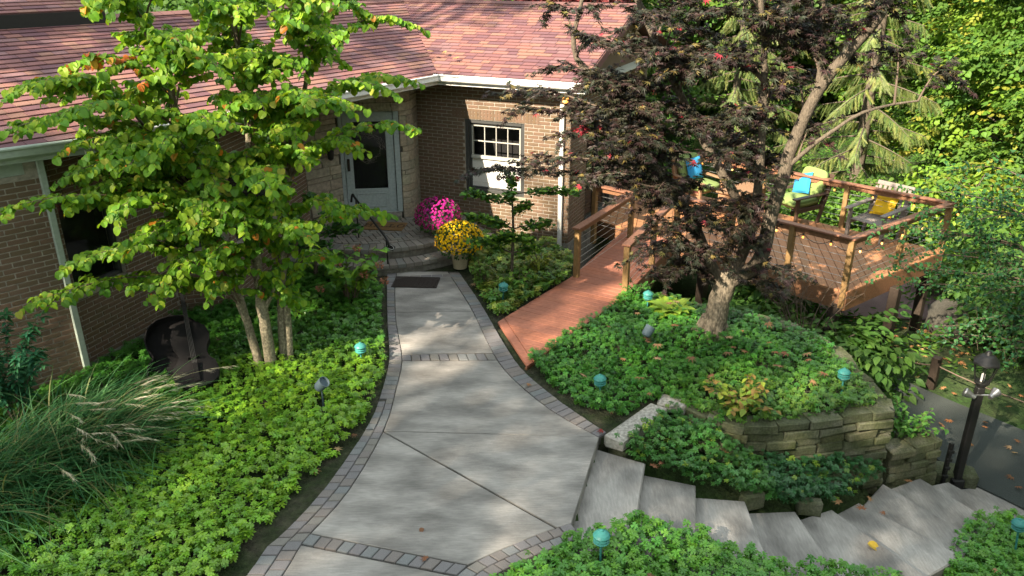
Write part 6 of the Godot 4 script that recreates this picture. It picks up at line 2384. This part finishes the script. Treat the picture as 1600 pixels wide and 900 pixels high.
func build_small() -> void:
	path_light("teal tiered path light in the bright left bed nearest the walk's narrow part", Vector3(-2.02, -0.03, -9.46))
	path_light("teal tiered path light at the point of the bed beside the ramp's end", Vector3(-0.15, -0.03, -11.60), 0.05)
	path_light("teal tiered path light by the hosta under the ramp railing", Vector3(2.10, -0.03, -11.26))
	path_light("teal tiered path light in the maple bed near the paver border", Vector3(1.10, -0.03, -8.59), -0.06)
	path_light("teal tiered path light near the outer corner of the retaining wall", Vector3(4.15, -0.03, -8.72), 0.08)
	path_light("teal tiered path light in the nearest bed at the top of the steps", Vector3(0.81, -0.08, -5.77))
	path_light("teal tiered path light at the right edge below the last steps", Vector3(5.72, -1.1, -7.20), -0.12)
	spot("grey-blue hooded spotlight lying low in the left bed", Vector3(-2.32, 0.05, -8.46), 1.2)
	spot("dark hooded spotlight with pale rim in the middle of the maple bed", Vector3(1.89, 0.05, -9.96), 2.2)
	handrail()
	mats()
	cello()
	lamp_post()
	rope_fence()
	# boulders and a log end on the far bank
	for q in [[9.0, -14.0, 0.75, "large dark boulder on the bank right of the deck"], [10.2, -13.2, 0.5, "smaller sunlit boulder beside the large dark one"], [10.9, -10.4, 0.3, "pale stone among the fallen leaves beyond the lamp post"]]:
		var b := MB.new()
		b.blob(Transform3D(Basis().scaled(Vector3(1.2, 0.75, 0.9) * q[2]), Vector3.ZERO), 7, 11, 0.8)
		for i in b.v.size():
			b.v[i] += Vector3(sin(b.v[i].y * 9.0 + b.v[i].z * 5.0), sin(b.v[i].x * 7.0), cos(b.v[i].x * 8.0 + b.v[i].y * 4.0)) * 0.07 * q[2]
		var o := part("boulder", b, M.boulder)
		o.position = Vector3(q[0], ground_h(q[0], q[1]) + 0.1 * q[2], q[1])
		tag(o, q[3], "rock")
	var ub := thing("utility_pedestal", "small blue-grey utility pedestal among the leaves at the upper right", "utility box", Vector3(13.2, -2.6, -22.3))
	var b2 := MB.new()
	b2.lathe([Vector2(0.0, 0.0), Vector2(0.2, 0.0), Vector2(0.2, 0.95), Vector2(0.17, 1.0), Vector2(0.0, 1.02)], 14)
	part("body", b2, M.spot_metal, ub)
	# fallen leaves one can point to
	var st := star_leaf()
	var ov := leaf_mesh(OVAL, 0.3, 0.4)
	fallen("single yellow leaf lying on the fifth step", Vector3(3.81, -0.73, -6.81), Color(0.62, 0.42, 0.03), 0.13, ov)
	fallen("small brown leaf on the large concrete slab of the walk", Vector3(-0.86, 0.015, -6.15), Color(0.24, 0.11, 0.05), 0.05, ov)
	fallen("rust-coloured leaf on the paver band at the bottom of the walk", Vector3(-0.78, 0.02, -5.72), Color(0.30, 0.12, 0.05), 0.07, st)
	fallen("dark red leaf against the end of the pale cap stone", Vector3(1.04, 0.03, -7.83), Color(0.28, 0.03, 0.02), 0.08, st)
	fallen("brown leaf lying on the third broad step from the bottom", Vector3(5.0, -1.02, -8.3), Color(0.36, 0.17, 0.06), 0.085, st)
	fallen("orange-brown leaf at the inner corner of the second step", Vector3(1.56, -0.13, -7.36), Color(0.30, 0.12, 0.05), 0.09, st)
	fallen("dark maroon leaf on the ramp just past the railing post", Vector3(2.2, 0.055, -12.9), Color(0.10, 0.03, 0.025), 0.11, st)
	fallen("pale curled leaf on the bare earth beside the lower steps", Vector3(4.55, -0.98, -6.55), Color(0.45, 0.32, 0.15), 0.09, st)
	fallen("two-toned tan leaf on the paver edge beside the entry bed", Vector3(-0.62, 0.03, -12.3), Color(0.42, 0.26, 0.12), 0.10, st)
	var browns := [Color(0.34, 0.17, 0.07), Color(0.42, 0.22, 0.09), Color(0.28, 0.12, 0.05), Color(0.48, 0.30, 0.14)]
	var rb := poly([0.5, -9.2, 1.2, -8.3, 2.6, -8.4, 4.2, -8.6, 4.2, -10.2, 3.4, -10.9, 2.2, -11.5])
	var n := 0
	while n < 34:
		var p := Vector2(R.randf_range(0.5, 4.2), R.randf_range(-11.5, -8.3))
		if not inside(p, rb):
			continue
		n += 1
		fallen("curled brown fallen leaf caught on the ground cover under the maple", Vector3(p.x, 0.19 + R.randf_range(-0.03, 0.04), p.y), vary(browns[R.randi() % 4], 0.2), R.randf_range(0.06, 0.125), st, "fallen leaves on the maple bed")
	n = 0
	while n < 14:
		var p := Vector2(R.randf_range(1.5, 4.3), R.randf_range(-8.0, -7.3))
		n += 1
		fallen("brown fallen leaf on the dark cover below the retaining wall", Vector3(p.x, ground_h(p.x, p.y) + 0.21, p.y), vary(browns[R.randi() % 4], 0.2), R.randf_range(0.06, 0.11), st, "fallen leaves below the retaining wall")
	for q in [[-0.05, -8.75], [0.62, -8.42], [0.95, -8.1], [-1.75, -7.6], [-2.05, -6.9], [-1.9, -7.3], [0.42, -8.98]]:
		var x: float = q[0] + (0.25 if q[0] > -1 else -0.05)
		fallen("small brown leaf in the gap between pavers and ground cover", Vector3(x, 0.03, q[1] - 0.15), vary(browns[R.randi() % 4], 0.2), R.randf_range(0.05, 0.09), st, "leaves along the paver border")
	for q in [[1.2, -5.5], [2.1, -5.7], [3.0, -5.75], [5.2, -6.7], [0.6, -5.35]]:
		fallen("brown fallen leaf on the ground cover nearest the viewer", Vector3(q[0], ground_h(q[0], q[1]) + 0.22, q[1]), vary(browns[R.randi() % 4], 0.2), R.randf_range(0.06, 0.10), st, "fallen leaves on the nearest bed")
	for q in [[6.3, -9.3], [6.8, -9.0], [7.2, -9.7], [6.5, -10.3], [7.6, -8.9]]:
		fallen("brown fallen leaf lying on the dark driveway", Vector3(q[0], -1.455, q[1]), vary(browns[R.randi() % 4], 0.2), R.randf_range(0.08, 0.12), st, "fallen leaves on the driveway")
	for q in [[-1.25, 3.44, -15.6], [-1.05, 3.36, -15.35], [-1.55, 3.46, -15.5]]:
		fallen("tan fallen leaf resting on the shingles above the gutter corner", Vector3(q[0], q[1], q[2]), Color(0.42, 0.26, 0.10), 0.12, st, "leaves on the roof")

func handrail() -> void:
	var hr := thing("iron_handrail", "black iron handrail sloping down beside the porch steps", "handrail")
	var b := MB.new()
	var p0 := Vector3(-2.15, 0.17, -12.86)
	var p1 := Vector3(-2.80, 0.35, -13.75)
	b.tube([p0, p0 + Vector3(0, 0.46, 0)], [0.014, 0.014], 8)
	part("post", b, M.iron, hr)
	b = MB.new()
	b.tube([p1, p1 + Vector3(0, 0.72, 0)], [0.014, 0.014], 8)
	part("post", b, M.iron, hr)
	b = MB.new()
	var lo := p0 + Vector3(0, 0.47, 0)
	var hi := p1 + Vector3(0, 0.73, 0)
	var d := (lo - hi).normalized()
	b.tube(curve([hi - d * 0.22 - Vector3(0, 0.18, 0), hi - d * 0.14, hi, hi.lerp(lo, 0.5), lo, lo + d * 0.08 - Vector3(0, 0.08, 0), lo + d * 0.03 - Vector3(0, 0.14, 0)], 4), taper(0.02, 0.02, 25), 8)
	part("rail", b, M.iron, hr)
	var tg := thing("rail_tag", "small dark oval plate with a white outline hung on the handrail", "sign", lo + Vector3(0.07, -0.14, 0.04), 0.2)
	b = MB.new()
	b.box(Transform3D(Basis(Vector3.BACK, -0.6), Vector3.ZERO), Vector3(0.15, 0.09, 0.008), 0.003)
	part("plate", b, M.iron, tg)
	b = MB.new()
	var ring := []
	for i in 21:
		var a := TAU * i / 20.0
		ring.append(Basis(Vector3.BACK, -0.6) * Vector3(cos(a) * 0.062, sin(a) * 0.034, 0.007))
	b.tube(ring, taper(0.004, 0.004, 21), 4, false)
	part("outline", b, M.white, tg)

func mats() -> void:
	var dm := thing("doormat", "brown coir doormat lettered HELLO in front of the door", "doormat", Vector3(-2.42, 0.357, -14.38), -0.12)
	var b := MB.new()
	b.box(at(0, 0.011, 0), Vector3(0.78, 0.022, 0.46), 0.006)
	part("mat", b, M.coir, dm)
	var tm := TextMesh.new()
	tm.text = "HELLO"
	var f := SystemFont.new()
	f.font_names = PackedStringArray(["Droid Serif"])
	tm.font = f
	tm.font_size = 64
	tm.pixel_size = 0.0037
	tm.depth = 0.004
	put("lettering", tm, M.ink, dm, Transform3D(Basis(Vector3.RIGHT, -PI / 2), Vector3(0, 0.0235, 0)))
	var rm := thing("rubber_mat", "dark ribbed rubber mat with a chevron pattern at the top of the walk", "doormat", Vector3(-1.62, 0.006, -12.42), -0.06)
	b = MB.new()
	b.box(at(0, 0.004, 0), Vector3(0.76, 0.008, 0.46), 0.002)
	part("mat", b, M.rubber, rm)
	b = MB.new()
	for s in [-1.0, 1.0]:
		for i in 13:
			var z := -0.40 + i * 0.045
			var p := [Vector3(0.003 * s, 0, z + 0.1), Vector3(0.355 * s, 0, z + 0.30)]
			var pg := PackedVector2Array()
			for c in Geometry2D.intersect_polygons(PackedVector2Array([Vector2(p[0].x, p[0].z), Vector2(p[1].x, p[1].z), Vector2(p[1].x, p[1].z + 0.024), Vector2(p[0].x, p[0].z + 0.024)]), PackedVector2Array([Vector2(-0.355, -0.205), Vector2(0.355, -0.205), Vector2(0.355, 0.205), Vector2(-0.355, 0.205)])):
				b.prism(c, 0.0075, 0.015, 0.0)
	part("ribs", b, M.rubber, rm)
	b = MB.new()
	frame_bars(b, Transform3D(Basis(Vector3.RIGHT, -PI / 2), Vector3(0, 0, 0)), -0.38, 0.38, -0.23, 0.23, 0.02, 0.0075, 0.016)
	part("edge", b, M.rubber, rm)

func cello() -> void:
	var axis_ := Vector3(-0.34, 0.60, -0.72).normalized()
	var nrm := Vector3(0.25, 0.62, 0.6)
	nrm = (nrm - axis_ * nrm.dot(axis_)).normalized()
	var t := Transform3D(Basis(axis_.cross(nrm), axis_, nrm), Vector3(-3.92, 0.02, -8.72))
	var ce := thing("cello", "black cello leaning back in its open case against the brick wall", "cello")
	var half := [Vector2(0.0, 0.02), Vector2(0.14, 0.03), Vector2(0.24, 0.10), Vector2(0.275, 0.22), Vector2(0.25, 0.34), Vector2(0.185, 0.42), Vector2(0.165, 0.50), Vector2(0.185, 0.58), Vector2(0.225, 0.66), Vector2(0.235, 0.76), Vector2(0.20, 0.87), Vector2(0.12, 0.94), Vector2(0.0, 0.96)]
	var out := PackedVector2Array()
	for p in half:
		out.append(p)
	for i in range(half.size() - 2, 0, -1):
		out.append(Vector2(-half[i].x, half[i].y))
	out = Geometry2D.offset_polygon(out, 0.001)[0]
	var lay := Transform3D(Basis(Vector3.RIGHT, PI / 2), Vector3.ZERO)   # (x, z) outline onto (x, y)
	var flip := PackedVector2Array()
	for p in out:
		flip.append(Vector2(p.x, -p.y))
	var up := t * Transform3D(Basis(Vector3.RIGHT, PI / 2), Vector3.ZERO)
	var pg := PackedVector2Array()
	for p in out:
		pg.append(Vector2(p.x, p.y))
	var face := Transform3D(Basis(t.basis.x, t.basis.z, t.basis.y), t.origin)
	var b := MB.new()
	b.prism(pg, 0.0, 0.13, 0.02, face)
	part("body", b, M.cello, ce)
	b = MB.new()
	b.box(t * Transform3D(Basis(), Vector3(0, 1.15, 0.10)), Vector3(0.05, 0.62, 0.04), 0.01)
	b.box(t * Transform3D(Basis(Vector3.RIGHT, -0.07), Vector3(0, 0.98, 0.155)), Vector3(0.055, 0.62, 0.015), 0.004)
	b.tube([t * Vector3(0, 1.44, 0.10), t * Vector3(0, 1.52, 0.09), t * Vector3(0, 1.55, 0.04), t * Vector3(0, 1.51, 0.02)], [0.03, 0.032, 0.03, 0.02], 8)
	part("neck", b, M.cello, ce)
	b = MB.new()
	b.box(t * Transform3D(Basis(), Vector3(0, 0.42, 0.165)), Vector3(0.14, 0.02, 0.07), 0.005)
	part("bridge", b, M.cello, ce)
	b = MB.new()
	b.box(t * Transform3D(Basis(Vector3.RIGHT, 0.10), Vector3(0, 0.22, 0.165)), Vector3(0.07, 0.26, 0.02), 0.006)
	part("tailpiece", b, M.cello, ce)
	for i in 4:
		b = MB.new()
		var x := (i - 1.5) * 0.016
		b.tube([t * Vector3(x, 0.33, 0.185), t * Vector3(x * 1.1, 0.42, 0.208), t * Vector3(x * 0.7, 1.40, 0.135)], [0.0022, 0.0022, 0.0022], 4, false)
		part("string", b, M.string, ce)
	# the open case behind it: a tray with a raised rim
	var cs := thing("cello_case", "open black cello case standing behind the cello", "case")
	var ct := Transform3D(face.basis, face.origin + t.basis.z * -0.12 - t.basis.x * 0.20 + t.basis.y * 0.12)
	var big := Geometry2D.offset_polygon(pg, 0.10, Geometry2D.JOIN_ROUND)[0]
	b = MB.new()
	b.prism(big, -0.06, -0.03, 0.0, ct)
	for i in big.size():
		var p := big[i]
		var q := big[(i + 1) % big.size()]
		b.quad(ct * Vector3(p.x, -0.06, p.y), ct * Vector3(q.x, -0.06, q.y), ct * Vector3(q.x, 0.11, q.y), ct * Vector3(p.x, 0.11, p.y))
	part("shell", b, M.cello, cs)
	b = MB.new()
	var rimp := []
	for i in big.size() + 1:
		rimp.append(ct * Vector3(big[i % big.size()].x, 0.11, big[i % big.size()].y))
	b.tube(rimp, taper(0.012, 0.012, rimp.size()), 5, false)
	part("rim", b, M.cello, cs)

func lamp_post() -> void:
	var lp := thing("lamp_post", "black lamp post with a glass lantern beside the driveway", "lamp post", Vector3(5.97, -1.5, -8.86))
	var b := MB.new()
	b.box(at(0, 0.76, 0), Vector3(0.095, 1.52, 0.095), 0.012)
	b.box(at(0, 0.06, 0), Vector3(0.16, 0.14, 0.16), 0.015)
	part("post", b, M.iron, lp)
	b = MB.new()
	b.lathe([Vector2(0.0, 1.515), Vector2(0.05, 1.52), Vector2(0.07, 1.56), Vector2(0.10, 1.585), Vector2(0.10, 1.60), Vector2(0.0, 1.60)], 6)
	part("lantern_base", b, M.iron, lp)
	for i in 6:
		var a := TAU * i / 6.0
		var a2 := TAU * (i + 1) / 6.0
		var p0 := Vector3(cos(a) * 0.09, 1.60, sin(a) * 0.09)
		var p1 := Vector3(cos(a) * 0.15, 1.86, sin(a) * 0.15)
		var q0 := Vector3(cos(a2) * 0.09, 1.60, sin(a2) * 0.09)
		var q1 := Vector3(cos(a2) * 0.15, 1.86, sin(a2) * 0.15)
		b = MB.new()
		b.tube([p0, p1], [0.008, 0.008], 5)
		b.tube([p1, q1], [0.008, 0.008], 5)
		part("lantern_bar", b, M.iron, lp)
		b = MB.new()
		b.quad(p0, q0, q1, p1, Vector3(cos(a + 0.5), -0.2, sin(a + 0.5)))
		part("glass_pane", b, M.glass, lp)
	b = MB.new()
	b.lathe([Vector2(0.0, 1.86), Vector2(0.17, 1.86), Vector2(0.165, 1.88), Vector2(0.09, 1.96), Vector2(0.05, 1.98), Vector2(0.03, 2.02), Vector2(0.0, 2.04)], 6)
	part("lantern_roof", b, M.iron, lp)
	b = MB.new()
	b.lathe([Vector2(0.0, 1.60), Vector2(0.025, 1.60), Vector2(0.025, 1.70), Vector2(0.0, 1.72)], 8)
	part("candle_tube", b, M.white, lp)
	for s in [-1.0, 1.0]:
		b = MB.new()
		var t := Transform3D(Basis(Vector3.UP, 0.5 * s) * Basis(Vector3.BACK, 1.2 * -s), Vector3(0.15 * s, 1.44, 0.06))
		b.lathe([Vector2(0.0, -0.07), Vector2(0.03, -0.07), Vector2(0.035, -0.02), Vector2(0.065, 0.06), Vector2(0.055, 0.075), Vector2(0.0, 0.085)], 14, t)
		b.tube([Vector3(0, 1.42, 0.04), Vector3(0.10 * s, 1.43, 0.06)], [0.012, 0.012], 6)
		part("spot_lamp", b, M.steel, lp)
	var sp := thing("handrail_stub", "short dark metal upright close beside the lamp post", "post", Vector3(5.80, -1.5, -8.88), 0.1)
	b = MB.new()
	b.box(at(0, 0.33, 0), Vector3(0.05, 0.66, 0.05), 0.006)
	for i in 4:
		b.box(at(0.0, 0.15 + i * 0.13, 0.03), Vector3(0.075, 0.05, 0.03), 0.006)
	part("upright", b, M.iron, sp)

func rope_fence() -> void:
	var fe := thing("rope_fence", "row of short dark timber posts with rope along the far side of the drive", "fence")
	var pts := [Vector3(6.35, -1.5, -12.35), Vector3(7.0, -1.5, -11.62), Vector3(8.6, -1.5, -9.75), Vector3(9.4, -1.45, -8.7)]
	for p in pts:
		var b := MB.new()
		b.box(Transform3D(Basis(Vector3.UP, 0.7), p + Vector3(0, 0.2, 0)), Vector3(0.13, 0.62, 0.13), 0.012)
		part("post", b, M.dark_wood, fe)
	for i in pts.size() - 1:
		var b := MB.new()
		var p: Vector3 = pts[i] + Vector3(0, 0.36, 0)
		var q: Vector3 = pts[i + 1] + Vector3(0, 0.36, 0)
		b.tube(bezier(p, (p + q) * 0.5 - Vector3(0, 0.2, 0), q, 7), taper(0.013, 0.013, 8), 5, false)
		part("rope", b, M.twig, fe)
